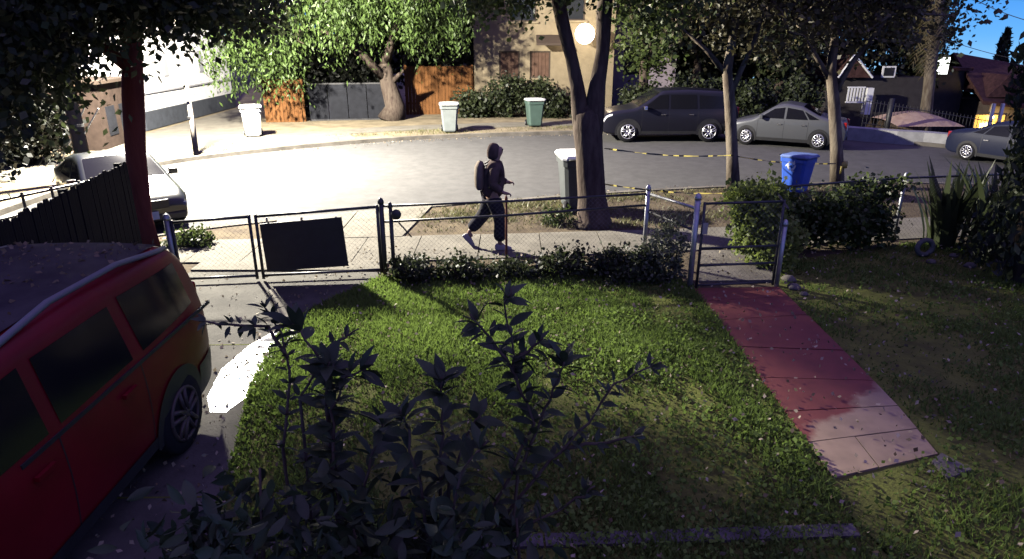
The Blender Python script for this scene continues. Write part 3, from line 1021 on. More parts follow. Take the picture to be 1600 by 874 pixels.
def tape(label, pts, seed, density):
    rg = random.Random(seed)
    t = thing("caution_tape", label, "tape", pts[0], 0, "tapes strung between the street trees")
    mb = MB()
    o = Vector(pts[0])
    allp = []
    for i in range(len(pts) - 1):
        a, b = Vector(pts[i]) - o, Vector(pts[i + 1]) - o
        for j in range(24):
            q = a.lerp(b, j / 24); q.z -= .07 * math.sin(math.pi * j / 24); allp.append(q)
    allp.append(Vector(pts[-1]) - o)
    ph = 0
    rows = []
    for i, q in enumerate(allp):
        ph += rg.uniform(.2, .9)
        hw = .003 + .013 * abs(math.sin(ph))
        rows.append([q + Vector((0, .008 * math.cos(ph), -hw)), q + Vector((0, -.008 * math.cos(ph), hw))])
    for i in range(len(rows) - 1):
        mb.cur = 0 if rg.random() < density else 1
        mb.add([rows[i][0], rows[i + 1][0], rows[i + 1][1], rows[i][1]], [(0, 1, 2, 3)])
    mb.build("strip", [mt_y, mt_k], t)


tape("upper yellow and black tape running from the thick tree past the blue bin", [AT(944, 232, 12.5), AT(1142, 243, T2.y - .14), AT(1306, 256, T3.y - .15)], 3, .7)
tape("lower yellow and black tape strung from the thick tree to the slender tree", [AT(944, 288, 12.5), AT(1142, 302, T2.y - .16)], 5, .6)
z0 = AT(1306, 256, T3.y).z
mb = MB(); mb.lathe([(.147, z0 - .09), (.15, z0), (.146, z0 + .06)], (T3.x, T3.y, 0), 14)
mb.box((T3.x - .05, T3.y - .155, z0 - .12), (.05, .012, .18))
tag(mb.build("tape_knot", mt_y, None, True), "yellow tape knotted round the trunk right of the blue bin", "tape")

# ------------------------------------------------------------------ pepper tree across the street
b = Vector((-5.15, 29.4, 0))
tree("pepper_tree", "weeping pepper tree across the street with bright hanging foliage", b,
     ([b, AT(617, 165, 29.4), AT(606, 130, 29.4), AT(600, 100, 29.4)], [.62, .42, .34, .26]),
     [([AT(604, 125, 29.4), AT(570, 90, 28.8), AT(510, 50, 28), AT(460, 40, 27.2)], [.22, .16, .1, .03]),
      ([AT(600, 105, 29.4), AT(620, 40, 29.2), AT(660, -10, 29)], [.22, .16, .08]),
      ([AT(612, 130, 29.4), AT(630, 110, 29)], [.16, .05])],
     [(-9.3, 27.2, 3.9, 1.7, 1.5, 1.6), (-10.2, 26.6, 2.7, 1.2, 1.1, 1.4), (-7.6, 28, 4.6, 2.0, 1.5, 1.3), (-5.5, 28.6, 5.0, 2.2, 1.6, 1.6), (-3.4, 28.8, 4.6, 1.5, 1.4, 1.7), (-2.3, 28.8, 3.9, .8, .8, 1.3), (-8.8, 29, 6.6, 3, 2, 1.6), (-5, 30, 7, 3, 2, 1.6), (-8.4, 26.9, 2.5, 1.0, .8, 1.1), (-4.2, 27.6, 4.6, 1.6, 1.0, 1.2), (-6.4, 27.4, 4.2, 1.6, 1.0, 1.2)],
     760, 58, .26, .17, LF_pepper, M_bark, droop=2.2, squash=2.0, twigs=12, aspect=.55)

# ------------------------------------------------------------------ buildings across the street
def wall_with_holes(mb, x0, x1, z0, z1, y0, y1, holes):
    """upright wall in the xz plane, thickness y0..y1, rectangular openings cut out"""
    xs = sorted({x0, x1, *[h[0] for h in holes], *[h[1] for h in holes]})
    zs = sorted({z0, z1, *[h[2] for h in holes], *[h[3] for h in holes]})
    def solid(i, j):
        if not (0 <= i < len(xs) - 1 and 0 <= j < len(zs) - 1): return False
        cx, cz = (xs[i] + xs[i + 1]) / 2, (zs[j] + zs[j + 1]) / 2
        return not any(h[0] < cx < h[1] and h[2] < cz < h[3] for h in holes)
    for i in range(len(xs) - 1):
        for j in range(len(zs) - 1):
            if not solid(i, j): continue
            a, b_, c, d = xs[i], xs[i + 1], zs[j], zs[j + 1]
            mb.add([(a, y0, c), (b_, y0, c), (b_, y0, d), (a, y0, d)], [(0, 1, 2, 3)])
            mb.add([(a, y1, c), (b_, y1, c), (b_, y1, d), (a, y1, d)], [(3, 2, 1, 0)])
            if not solid(i - 1, j): mb.add([(a, y0, c), (a, y0, d), (a, y1, d), (a, y1, c)], [(0, 1, 2, 3)])
            if not solid(i + 1, j): mb.add([(b_, y0, c), (b_, y1, c), (b_, y1, d), (b_, y0, d)], [(0, 1, 2, 3)])
            if not solid(i, j - 1): mb.add([(a, y0, c), (a, y1, c), (b_, y1, c), (b_, y0, c)], [(0, 1, 2, 3)])
            if not solid(i, j + 1): mb.add([(a, y0, d), (b_, y0, d), (b_, y1, d), (a, y1, d)], [(0, 1, 2, 3)])


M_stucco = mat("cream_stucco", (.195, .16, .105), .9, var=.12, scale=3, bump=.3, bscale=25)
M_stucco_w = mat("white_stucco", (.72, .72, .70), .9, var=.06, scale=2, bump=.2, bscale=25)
M_brownboard = mat("brown_shutter", (.085, .05, .035), .7, var=.25, scale=5)
M_tile = mat("brown_roof", (.06, .03, .027), .85, var=.3, scale=6, bump=.4, bscale=12)
M_trim = mat("dark_trim", (.06, .045, .035), .7)
M_winglass = mat("window_glass", (.02, .022, .026), .08, spec=.7)

YB = 31.6
def bx(px, py, y=YB):
    return AT(px, py, y)
holes = [(bx(780, 100).x, bx(812, 100).x, bx(790, 122).z, bx(790, 80).z), (bx(828, 100).x, bx(860, 100).x, bx(840, 122).z, bx(840, 80).z), (bx(797, 30).x, bx(838, 30).x, bx(820, 34).z, bx(820, 34).z + 1.35), (1.9, 3.2, 4.0, 5.3)]
x0, x1 = bx(742, 170).x, 4.55
h = thing("stucco_house", "cream two-storey stucco house with brown shuttered windows and a bright lamp", "house", ((x0 + x1) / 2, YB, 0))
o_ = Vector(((x0 + x1) / 2, YB, 0))
mb = MB()
hh = [(a - o_.x, b - o_.x, c, d) for a, b, c, d in holes]
wall_with_holes(mb, x0 - o_.x, x1 - o_.x, -.3, 7.2, 0, .25, hh)
wl = mb.build("wall", M_stucco, h)
mb = MB()
mb.box((x0 - o_.x + .125, 4.2, 3.45), (.25, 7.9, 7.5)); mb.box((x1 - o_.x - .125, 4.2, 3.45), (.25, 7.9, 7.5)); mb.box((0, 8.3, 3.45), (x1 - x0, .25, 7.5))
mb.build("side_wall", M_stucco, h)
mb = MB()
mb.add([(x0 - o_.x - .4, -.5, 7.15), (x1 - o_.x + .4, -.5, 7.15), (x1 - o_.x + .4, 8.8, 7.15), (x0 - o_.x - .4, 8.8, 7.15), (x0 - o_.x - .4, 4.1, 9.0), (x1 - o_.x + .4, 4.1, 9.0)], [(0, 1, 5, 4), (2, 3, 4, 5), (1, 2, 5), (3, 0, 4), (3, 2, 1, 0)])
mb.build("roof", M_tile, h)
for k, (a, b, c, d) in enumerate(hh):
    wdw = MB()
    fw = .06
    for (cx, cz, sx_, sz_) in (((a + b) / 2, c + fw / 2, b - a - .004, fw), ((a + b) / 2, d - fw / 2, b - a - .004, fw), (a + fw / 2 + .002, (c + d) / 2, fw, d - c - 2 * fw), (b - fw / 2 - .002, (c + d) / 2, fw, d - c - 2 * fw)):
        wdw.box((cx, .1, cz), (sx_, .09, sz_))
    wf = wdw.build("window", M_trim, h)
    pn = MB()
    if k < 2:
        npl = 5
        for q in range(npl):
            ww = (b - a - 2 * fw) / npl
            pn.box((a + fw + ww * (q + .5), .105, (c + d) / 2), (ww - .012, .03, d - c - 2 * fw))
        pn.build("shutter", M_brownboard, wf)
    else:
        pn.box(((a + b) / 2, .12, (c + d) / 2), (b - a - 2 * fw, .02, d - c - 2 * fw)).build("pane", M_winglass, wf)
    MB().box(((a + b) / 2, -.04, c - .04), (b - a + .2, .12, .07)).build("sill", M_stucco, wf)
# small canopy left of the lamp
ca, cb = bx(838, 66, YB - .4), bx(872, 60, YB - .4)
mb = MB()
mb.add([(ca.x - o_.x, -.9, ca.z - .05), (cb.x - o_.x + .1, -.9, ca.z - .05), (cb.x - o_.x + .1, -.01, ca.z + .3), (ca.x - o_.x, -.01, ca.z + .3), (ca.x - o_.x, -.9, ca.z - .13), (cb.x - o_.x + .1, -.9, ca.z - .13), (cb.x - o_.x + .1, -.01, ca.z + .2), (ca.x - o_.x, -.01, ca.z + .2)],
       [(0, 1, 2, 3), (7, 6, 5, 4), (0, 4, 5, 1), (1, 5, 6, 2), (3, 2, 6, 7), (0, 3, 7, 4)])
mb.build("canopy", M_trim, h)
# right wing, set back, dull
h2 = thing("house_annex", "dim lavender-grey house behind the trees right of the lit stucco front", "house", (6.2, 33.5, 0))
mb = MB(); wall_with_holes(mb, -1.6, 1.6, -.3, 4.6, 0, .25, [(-.9, .3, 1.6, 2.7)]); mb.build("wall", mat("lavender_stucco", (.22, .19, .22), .9, var=.1), h2)
MB().box((-.3, .12, 2.15), (1.2, .03, 1.1)).build("window", M_winglass, h2)
mb = MB(); mb.add([(-1.9, -.4, 4.55), (1.9, -.4, 4.55), (1.9, 5, 4.55), (-1.9, 5, 4.55), (-1.9, 2.3, 5.8), (1.9, 2.3, 5.8)], [(0, 1, 5, 4), (2, 3, 4, 5), (1, 2, 5), (3, 0, 4), (3, 2, 1, 0)]); mb.build("roof", M_tile, h2)
MB().box((0, 2.6, 2.1), (3.2, 4.6, 4.4)).build("core", M_trim, h2)

# wall lamp, the bright round one
t = thing("wall_lamp", "glowing round globe lamp on the front of the cream house", "lamp", (PORCH_LAMP.x, YB, PORCH_LAMP.z))
dy = PORCH_LAMP.y - YB
MB().tube([(0, -.01, -.25), (0, dy * .6, -.4), (0, dy, -.36)], .03, 8).build("bracket", M_darksteel, t, True)
mb = MB(); mb.lathe([(.02, -.42)] + [(.42 * math.cos(R(a)), .42 * math.sin(R(a))) for a in range(-75, 80, 15)] + [(.02, .42)], (0, dy, 0), 20)
gl = mb.build("globe", emit_mat("globe_glow", (1, .82, .58), 7), t, True)
pd = bpy.data.lights.new("wall_lamp_light", 'POINT'); pd.energy = PORCH_W; pd.color = (1, .70, .38); pd.shadow_soft_size = .44
po = bpy.data.objects.new("wall_lamp_light", pd); COL.objects.link(po); po.location = PORCH_LAMP

# brown board fence and dark gate between pepper tree and house
M_orange = mat("brown_boards", (.14, .062, .022), .85, var=.3, scale=3, stretch=(1, 1, .15))


def board_run(name, label, a, b, ha, hb, m, pw=.15, cat="fence"):
    a, b = Vector(a), Vector(b)
    L = (b - a).length
    t = thing(name, label, cat, a, math.atan2(b.y - a.y, b.x - a.x))
    mb = MB()
    n = int(L / pw)
    for i in range(n):
        hh_ = ha + (hb - ha) * i / n + rng.uniform(-.02, .02)
        mb.box(((i + .5) * pw, rng.uniform(-.006, .006), hh_ / 2), (pw - .012, .022, hh_))
    tag(mb.build("boards", m, t), kind='stuff')
    mb = MB(); mb.box((L / 2, .05, .5), (L, .05, .09)); mb.box((L / 2, .05, min(ha, hb) - .3), (L, .05, .09)); mb.build("rail", m, t)
    k = int(L / 2.2) + 1
    for i in range(k + 1): MB().box((min(L - .05, .05 + i * L / k), .12, (ha + .05) / 2), (.1, .09, ha + .05)).build("post", m, t)
    return t


board_run("board_fence", "brown board fence glowing warm between the pepper tree and the cream house", (-4.8, 31.2, 0), (bx(742, 170).x - .05, 31.5, 0), 2.1, 2.1, M_orange)
board_run("board_fence", "tan board fence under the brightest hanging foliage across the street", AT(428, 182, 27.6) * Vector((1, 1, 0)) if False else (-10.2, 28.4, 0), (-8.6, 28.6, 0), 1.7, 1.7, M_orange)
M_slate = mat("dark_slate_panel", (.015, .016, .02), .85, var=.2)
t = thing("sliding_gate", "dark slate-grey sliding gate left of the pepper tree trunk", "gate", (-8.5, 28.9, 0), math.atan2(.5, 3.2))
Lg = 3.2
for k in range(4): MB().box((Lg * (k + .5) / 4, 0, .75), (Lg / 4 - .03, .03, 1.45)).build("panel", M_slate, t)
mb = MB(); mb.box((Lg / 2, .01, 1.5), (Lg, .06, .06)); mb.box((Lg / 2, .01, .03), (Lg, .06, .06)); mb.build("frame", M_darksteel, t)

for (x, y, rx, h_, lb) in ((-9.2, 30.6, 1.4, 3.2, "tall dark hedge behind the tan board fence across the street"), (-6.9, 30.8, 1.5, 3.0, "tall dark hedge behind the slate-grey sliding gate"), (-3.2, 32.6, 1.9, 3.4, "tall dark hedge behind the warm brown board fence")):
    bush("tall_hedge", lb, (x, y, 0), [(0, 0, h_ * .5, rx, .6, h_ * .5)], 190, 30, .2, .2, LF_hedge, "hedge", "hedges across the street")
# shrubs in front of the cream house
for (px, lb, rx, h_) in ((792, "round dark shrub under the left brown window", 1.0, 1.75), (842, "dark shrub under the right brown window", .8, 1.6), (742, "low dark shrub behind the grey bin at the corner of the cream house", 1.1, 1.0), (868, "low dark shrub beside the thick trunk below the lamp", .7, 1.0)):
    c = AT(px, 150, 30.3)
    bush("house_shrub", lb, (c.x, 30.3, 0), [(0, 0, h_ * .5, rx, .7, h_ * .52)], 110, 26, .16, .14, LF_dark, "shrub", "shrubs before the cream house")

# white building, far left
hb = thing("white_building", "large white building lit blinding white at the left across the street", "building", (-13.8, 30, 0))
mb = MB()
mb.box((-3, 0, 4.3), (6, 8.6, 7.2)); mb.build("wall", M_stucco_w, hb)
mb = MB(); mb.box((-2.94, 0, .36), (6.06, 8.66, .66)); mb.build("plinth", mat("grey_plinth", (.05, .055, .065), .85, var=.15), hb)
mb = MB(); mb.box((.025, 0, 1.35), (.05, 8.6, .06)); mb.build("string_course", mat("grey_trim", (.3, .3, .31), .8), hb)
for yy, zz in ((-2.0, 2.3), (1.2, 2.3), (-2.0, 5), (1.2, 5)):
    f = MB().box((.012, yy, zz), (.02, .42, .9)).build("window", mat("grey_trim", (.3, .3, .31)), hb)
    MB().box((.026, yy, zz), (.012, .32, .8)).build("pane", mat("pale_pane", (.35, .36, .37), .3), f)
mb = MB(); mb.add([(-6.3, -4.6, 7.9), (.3, -4.6, 7.9), (.3, 4.6, 7.9), (-6.3, 4.6, 7.9), (-3, -4.6, 9.2), (-3, 4.6, 9.2)], [(0, 1, 4), (1, 2, 5, 4), (2, 3, 5), (3, 0, 4, 5), (3, 2, 1, 0)]); mb.build("roof", M_tile, hb)
# dark house and hedge behind the utility pole
hb = thing("brown_shed", "low brown shed seen between the utility pole and the red trunk", "shed", (-14.2, 22.4, 0), .1)
mb = MB(); mb.box((0, 0, 1.0), (2.6, 2.4, 2.0)); mb.build("wall", mat("brown_siding", (.04, .028, .022), .85, var=.2), hb)
mb = MB(); mb.box((0, 0, 2.06), (2.9, 2.7, .1)); mb.build("roof", M_trim, hb)
for k in range(2): MB().box((1.306, -.5 + k * .95, .85), (.02, .6, .9)).build("shutter", M_slate, hb)
for (x, y, r_, h_, lb) in ((-12.9, 14.2, 1.3, 3.6, "big dark hedge bush at the far left edge behind the guy wires"), (-13.4, 16.6, 1.3, 3.8, "big dark hedge bush just left of the thick utility pole"), (-13.6, 19.0, 1.1, 2.6, "dark bush behind the thick utility pole")):
    bush("hedge_bush", lb, (x, y, 0), [(0, 0, h_ * .5, r_, r_, h_ * .5)], 200, 30, .2, .17, leaf_mat("hedge_dark", (.004, .005, .004), (.014, .016, .01), .15), "bush", "dark bushes at far left")
# slim pale pole on the corner
c = P(307, 243)
t = thing("slim_pole", "slim pale pole standing at the street corner before the white building", "pole", c)
top = AT(291, 110, c.y) - c
MB().tube([(0, 0, -.1), (top.x * .3, 0, top.z * .45), (top.x * .5, 0, top.z), (top.x * .5, 0, top.z + 1.6)], [.085, .075, .06, .05], 10).build("pole", mat("pale_wood_pole", (.34, .31, .27), .85, var=.2), t, True)
mb = MB(); mb.lathe([(.09, 1.1), (.09, 1.16)], n=10); mb.build("band", M_darksteel, t)
MB().box((-.02, -.1, 1.75), (.22, .015, .3)).build("sign_plate", M_galv, t)

# ------------------------------------------------------------------ right background: house, wall, palm, trees
hr = thing("gabled_house", "dark red-roofed gabled house with a lit porch at the far right", "house", (24.5, 33, hgt(24, 33)))
hz = hgt(24, 33); O = Vector((24.5, 33, hz))
rl = AT(1490, 82, 36.2) - O; rr = AT(1600, 113, 36.2) - O; el = AT(1537, 158, 32.4) - O; er = AT(1680, 172, 32.4) - O
mb = MB()
th = Vector((0, 0, -.16))
back_l, back_r = Vector((rl.x, 7.2, el.z)), Vector((rr.x + 2, 7.2, el.z))
rr.x += 2
mb.add([rl, rr, er, el, rl + th, rr + th, er + th, el + th, back_l, back_r], [(3, 2, 1, 0), (4, 5, 6, 7), (0, 4, 7, 3), (3, 7, 6, 2), (1, 2, 6, 5), (0, 1, 9, 8)])
rf = mb.build("roof", M_tile, hr)
mb = MB()
c0 = (rl + el) / 2
mb.box((c0.x + .35 + 3.2, 2.6, el.z / 2 - .1), (6.0, 5.2, el.z - .1 if el.z > 1 else 2)); mb.build("wall", mat("dark_siding", (.09, .07, .06), .85, var=.2), hr)
# dormer gable on the roof
d0 = AT(1556, 150, 33.4) - O
mb = MB(); mb.add([(d0.x - .9, -.3, d0.z), (d0.x + .9, -.3, d0.z), (d0.x, -.3, d0.z + 1.0), (d0.x - .9, 2, d0.z + .2), (d0.x + .9, 2, d0.z + .2), (d0.x, 2.6, d0.z + 1.0)], [(0, 1, 2), (0, 2, 5, 3), (1, 4, 5, 2)]); mb.build("dormer", M_tile, rf)
# porch posts, lit wall and window
pz = el.z
for (px, wpx) in ((1548, 5), (1562, 5)):
    q = AT(px, 185, 32.2) - O
    MB().box((q.x, q.y, pz / 2 - .1), (.12, .12, pz)).build("porch_post", M_stucco_w, hr)
q = AT(1552, 172, 32.8) - O
wp = MB().box((q.x, q.y + .1, .95), (1.4, .05, 1.5)).build("porch_wall", mat("yellow_porch_wall", (.45, .30, .12), .8, var=.2), hr)
wl_ = MB().box((q.x - .25, q.y + .05, 1.05), (.4, .04, .55)).build("window", emit_mat("porch_window", (1, .68, .22), 1.6), hr)
pl2 = bpy.data.lights.new("porch_light", 'POINT'); pl2.energy = 70; pl2.color = (1, .72, .25); pl2.shadow_soft_size = .08
p_ = bpy.data.objects.new("porch_light", pl2); COL.objects.link(p_); p_.location = O + Vector((q.x, q.y - .5, 1.35))
mb = MB(); mb.lathe([(.02, -.08), (.08, -.03), (.08, .05), (.02, .09)], (q.x, q.y - .02, 1.6), 10); mb.build("porch_lamp", emit_mat("porch_lamp_glow", (1, .8, .4), 6), hr, True)

# pale dirt slope and low retaining wall
mb = MB()
wp_ = [P(1316, 214), P(1400, 221), Vector((13.9, 22.95, 0)), Vector((15.6, 21.4, 0)), Vector((17, 19.6, 0))]
wp2 = [Vector((p.x + .2, p.y + .45, 0)) for p in wp_]
mb.slab([(p.x, p.y) for p in wp_] + [(p.x, p.y) for p in reversed(wp2)], -.6, .34)
tag(mb.build("retaining_wall", mat("pale_wall_concrete", (.27, .27, .27), .85, var=.15)), "low pale concrete retaining wall along the far kerb at right", "wall")
mb = MB()
rows = []
for k in range(6):
    r_ = []
    for j in range(7):
        p = P(1425 + j * 18, 215, 0)
        q = Vector((p.x, p.y + 1.0 + k * .5, .0))
        r_.append((q.x, q.y, .25 + .42 * math.sin(math.pi * min(1, k / 5 * .9)) * math.sin(math.pi * (.1 + .8 * j / 6)) - (.6 if k == 5 else 0)))
    rows.append(r_)
mb.grid(rows)
tag(mb.build("dirt_bank", mat("tan_dirt", (.30, .21, .15), .95, col2=(.40, .30, .22), scale=4, bump=.5)), kind='structure')

# palm
bp_ = AT(1449, 195, 30)
t = thing("palm_tree", "tall palm with a shaggy skirt of dead fronds at the right", "palm tree", (bp_.x, 30, hgt(bp_.x, 30)))
bz = hgt(bp_.x, 30)
O = Vector((bp_.x, 30, bz))
tp = AT(1464, 10, 30) - O
MB().tube([(0, 0, -.2), (tp.x * .4, 0, tp.z * .4), (tp.x, 0, tp.z), (tp.x * 1.1, 0, tp.z + 1.6)], [.3, .22, .24, .2], 12).build("trunk", M_bark_pale, t, True)
hub = np.array([tp.x * 1.1, 0, tp.z + 1.4])
V, F, T = [], [], []
for k in range(60):
    an = rng.uniform(0, 2 * math.pi)
    dead = k >= 34
    el_ = rng.uniform(-.2, 1.0) if not dead else rng.uniform(-1.3, -.9)
    ln = rng.uniform(1.5, 2.1) if not dead else rng.uniform(1.2, 2.0)
    d = np.array([math.cos(an) * math.cos(el_), math.sin(an) * math.cos(el_), math.sin(el_)])
    s_ = np.cross(d, [0, 0, 1]); s_ /= np.linalg.norm(s_)
    st_ = hub + (np.array([0, 0, -rng.uniform(0, 1.6)]) if dead else 0)
    for j in range(14):
        t_ = .25 + .75 * j / 13
        c_ = st_ + d * ln * t_ + np.array([0, 0, -.55 * ln * t_ ** 2.2])
        for sg in (-1, 1):
            tipv = c_ + s_ * sg * .38 * math.sin(math.pi * (1 - t_ * .85)) + d * .25 + np.array([0, 0, -.14])
            b_ = len(V); V += [c_, c_ + d * .06, tipv]; T += [rng.uniform(.5, 1) if dead else rng.uniform(0, .5)] * 3
            F.append((b_, b_ + 1, b_ + 2))
link("fronds", fast_mesh("fronds", np.array(V), np.array(F), leaf_mat("palm_fronds", (.02, .035, .012), (.13, .10, .05), .3), np.array(T)), t)

# background trees beyond the cars
bgt = [((5.4, 29.2), 5.6, "yellow-lit leafy tree just right of the glowing lamp", LF_mid, [(0, 0, 3.4, 1.0, 1.0, 1.7), (.6, .2, 5.2, 1.5, 1.2, 1.4), (-.2, 0, 5.6, 1.0, 1.0, 1.0)], 130, .2),
       ((8.6, 33), 9, "broad dark tree behind the dark SUV", LF_dark, [(0, 0, 4.6, 2.4, 1.6, 2.6), (.5, 0, 7, 2.6, 2, 2)], 260, .26),
       ((12.2, 32), 9, "broad dark tree behind the grey sedan", LF_dark, [(0, 0, 3.8, 2.1, 1.6, 2.2), (0, 0, 6.6, 2.8, 2, 2.4)], 280, .26),
       ((16.6, 35), 9.5, "broad dark tree behind the white railings", LF_brown, [(0, 0, 5.2, 2.4, 1.8, 2.2), (0, 0, 7.4, 3.0, 2, 2)], 260, .26),
       ((19.9, 34.5), 9, "dark tree just left of the palm", LF_dark, [(-1, 0, 4.6, 2.0, 1.6, 2.6), (-.5, 0, 6.9, 1.7, 1.6, 2.4)], 220, .26),
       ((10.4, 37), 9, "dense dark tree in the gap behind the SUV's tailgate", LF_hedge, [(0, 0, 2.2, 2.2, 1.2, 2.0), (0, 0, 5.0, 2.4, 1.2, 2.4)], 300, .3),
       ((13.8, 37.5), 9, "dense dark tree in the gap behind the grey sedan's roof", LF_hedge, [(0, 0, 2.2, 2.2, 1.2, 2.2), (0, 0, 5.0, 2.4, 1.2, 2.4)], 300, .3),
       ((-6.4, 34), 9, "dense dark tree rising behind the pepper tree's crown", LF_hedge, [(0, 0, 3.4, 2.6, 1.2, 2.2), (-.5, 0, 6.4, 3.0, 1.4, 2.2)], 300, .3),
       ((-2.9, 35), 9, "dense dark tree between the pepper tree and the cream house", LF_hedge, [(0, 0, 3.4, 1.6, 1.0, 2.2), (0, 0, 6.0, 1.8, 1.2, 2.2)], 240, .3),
       ((23.6, 38), 6, "dark leafy tree between the palm and the gabled house", LF_dark, [(-1.2, 0, 3.2, 1.0, 1.2, 1.2), (-.4, 0, 2.0, 1.5, 1.0, 1.2)], 120, .26)]
for (xy, hh_, lb, lm, blobs, nc, sz) in bgt:
    z = hgt(*xy)
    b = Vector((xy[0], xy[1], z))
    tree("background_tree", lb, b, ([b, b + Vector((.1, 0, 1.6)), b + Vector((0, 0, hh_ * .6))], [.28, .2, .1]),
         [([b + Vector((.1, 0, 1.7)), b + Vector((blobs[0][0] + .5, 0, blobs[0][2] + .6))], [.14, .04])],
         [(b.x + q[0], b.y + q[1], b.z + q[2], q[3], q[4], q[5]) for q in blobs], nc, 40, .34, sz, lm, M_bark, group="background trees across the street", twigs=14)
for (px, y, lb, rx, h_) in ((1010, 28.6, "dark hedge shrub behind the bonnet of the SUV", 1.3, 1.5), (1085, 29, "dark hedge shrub behind the roof of the SUV", 1.3, 1.9), (1170, 28.6, "dark shrub behind the bonnet of the grey sedan", 1.2, 1.6), (1250, 28.6, "dark shrub behind the roof of the grey sedan", 1.2, 1.6)):
    c = AT(px, 160, y)
    bush("verge_shrub", lb, (c.x, y, hgt(c.x, y)), [(0, 0, h_ * .5, rx, .7, h_ * .52)], 110, 26, .17, .15, LF_dark, "shrub", "shrubs behind the parked cars")
# yellow hedge behind white car
c = AT(1398, 142, 44); bush("yellow_hedge", "yellow-green hedge above the white car in the distance", (c.x, 44.5, hgt(c.x, 44)), [(0, 0, c.z - hgt(c.x, 44), 1.8, .7, .6), (0, 0, 1.2, 1.5, .5, 1)], 120, 30, .2, .18, LF_mid, "hedge")
# distant wood closing the view
V = []
C, T = clumps([(-26 + 5.2 * k, 52 + 3 * math.sin(k * 1.7), 4.5 + 1.2 * math.sin(k * 2.3), 3.6, 2, 4.0) for k in range(10)], 400, 40, .7)
C[:, 2] = np.maximum(C[:, 2], .1)
o = leaf_cloud("distant_wood", C, .5, LF_dark, None, T)
tag(o, kind='stuff')

# small cottage with white railing, behind the grey sedan
hc = thing("cottage", "small dim cottage with a pale gable and white porch railing behind the grey sedan", "house", (17.4, 31.0, hgt(17.4, 31.0)))
O = Vector((17.4, 31.0, hgt(17.4, 31.0)))
mb = MB(); mb.box((-.6, 3.4, 1.3), (4.6, 4.8, 2.8)); mb.build("wall", mat("dim_siding", (.045, .04, .04), .85, var=.15), hc)
g0 = AT(1312, 122, 31.4) - O; g1 = AT(1366, 122, 31.4) - O; gp = AT(1338, 86, 31.4) - O
mb = MB(); mb.add([(g0.x, .6, g0.z), (g1.x, .6, g1.z), (gp.x, .6, gp.z), (g0.x, 6, g0.z), (g1.x, 6, g1.z), (gp.x, 6, gp.z)], [(0, 1, 2), (0, 2, 5, 3), (1, 4, 5, 2), (3, 5, 4), (0, 3, 4, 1)]); mb.build("roof", M_tile, hc)
mb = MB()
for a_, b_ in ((g0, gp), (gp, g1)): mb.tube([(a_.x, .55, a_.z), (b_.x, .55, b_.z)], .05, 6)
mb.build("gable_trim", mat("white_paint", (.7, .7, .68), .6), hc)
fr = MB().box((-.25, .98, gp.z - .75), (.62, .05, .5)).build("window", M_stucco_w, hc)
MB().box((-.25, .95, gp.z - .75), (.46, .02, .36)).build("pane", M_winglass, fr)
ra, rb = AT(1322, 152, 31) - O, AT(1350, 152, 31) - O
rl_ = MB().box(((ra.x + rb.x) / 2, 0, ra.z + .42), (rb.x - ra.x, .05, .06)).build("railing", MATS["white_paint"], hc)
MB().box(((ra.x + rb.x) / 2, 0, ra.z - .22), (rb.x - ra.x, .05, .06)).build("bottom_rail", MATS["white_paint"], rl_)
for k in range(6): MB().box((ra.x + (rb.x - ra.x) * (k + .5) / 6, 0, ra.z + .1), (.07, .04, .57)).build("baluster", MATS["white_paint"], rl_)
q = AT(1355, 160, 31) - O
MB().box((q.x, 0, q.z + .05), (.28, .28, 1.15)).build("gate_pillar", MATS["white_paint"], hc)

# dark iron fence posts at the right
t = thing("iron_fence", "dark iron yard fence behind the pale retaining wall at right", "fence", (0, 0, 0))
pa, pb = Vector((13.4, 26.2, 0)), Vector((20.2, 26.8, 0))
for z in (.35, 1.15): MB().tube([pa + Vector((0, 0, z + hgt(pa.x, pa.y))), pb + Vector((0, 0, z + hgt(pb.x, pb.y)))], .018, 6).build("rail", M_darksteel, t)
pick = MB().tube([(0, 0, 0), (0, 0, 1.25)], .011, 5).mesh("picket", M_darksteel)
for k in range(46):
    p = pa.lerp(pb, k / 45)
    o = link("picket", pick, t); o.location = (p.x, p.y, hgt(pa.x, pa.y) + (hgt(pb.x, pb.y) - hgt(pa.x, pa.y)) * k / 45)
q = AT(1384, 210, 25)
mb = MB(); mb.tube([(0, 0, -.2), (0, 0, 1.35)], .09, 8); o = mb.build("bollard", M_black, None, True); o.location = (q.x, 25, hgt(q.x, 25))
tag(o, "single black post in front of the distant white car", "post")

# lit sign-like window of the far house beside the palm
t = thing("lit_window", "small bright white lit window beside the palm trunk", "window", AT(1470, 103, 33.8))
MB().box((0, 0, 0), (.8, .06, .85)).build("frame", M_trim, t)
for sx_ in (-.19, .19):
    for sz_ in (-.2, .2): MB().box((sx_, -.035, sz_), (.34, .02, .37)).build("pane", emit_mat("window_glow", (.95, 1, .95), 1.3) if "wg" not in MATS else MATS["wg"], t)
bh = thing("far_house", "dim house wall holding the bright window by the palm", "house", AT(1472, 160, 34.6) * Vector((1, 1, 0)) if False else (AT(1472, 160, 34.6).x, 34.6, hgt(22, 34)))
MB().box((0, .6, 1.8), (1.9, 1.1, 3.7)).build("wall", mat("dim_siding", (.1, .09, .085)), bh)
MB().box((0, .6, 3.72), (2.2, 1.5, .14)).build("roof", M_tile, bh)

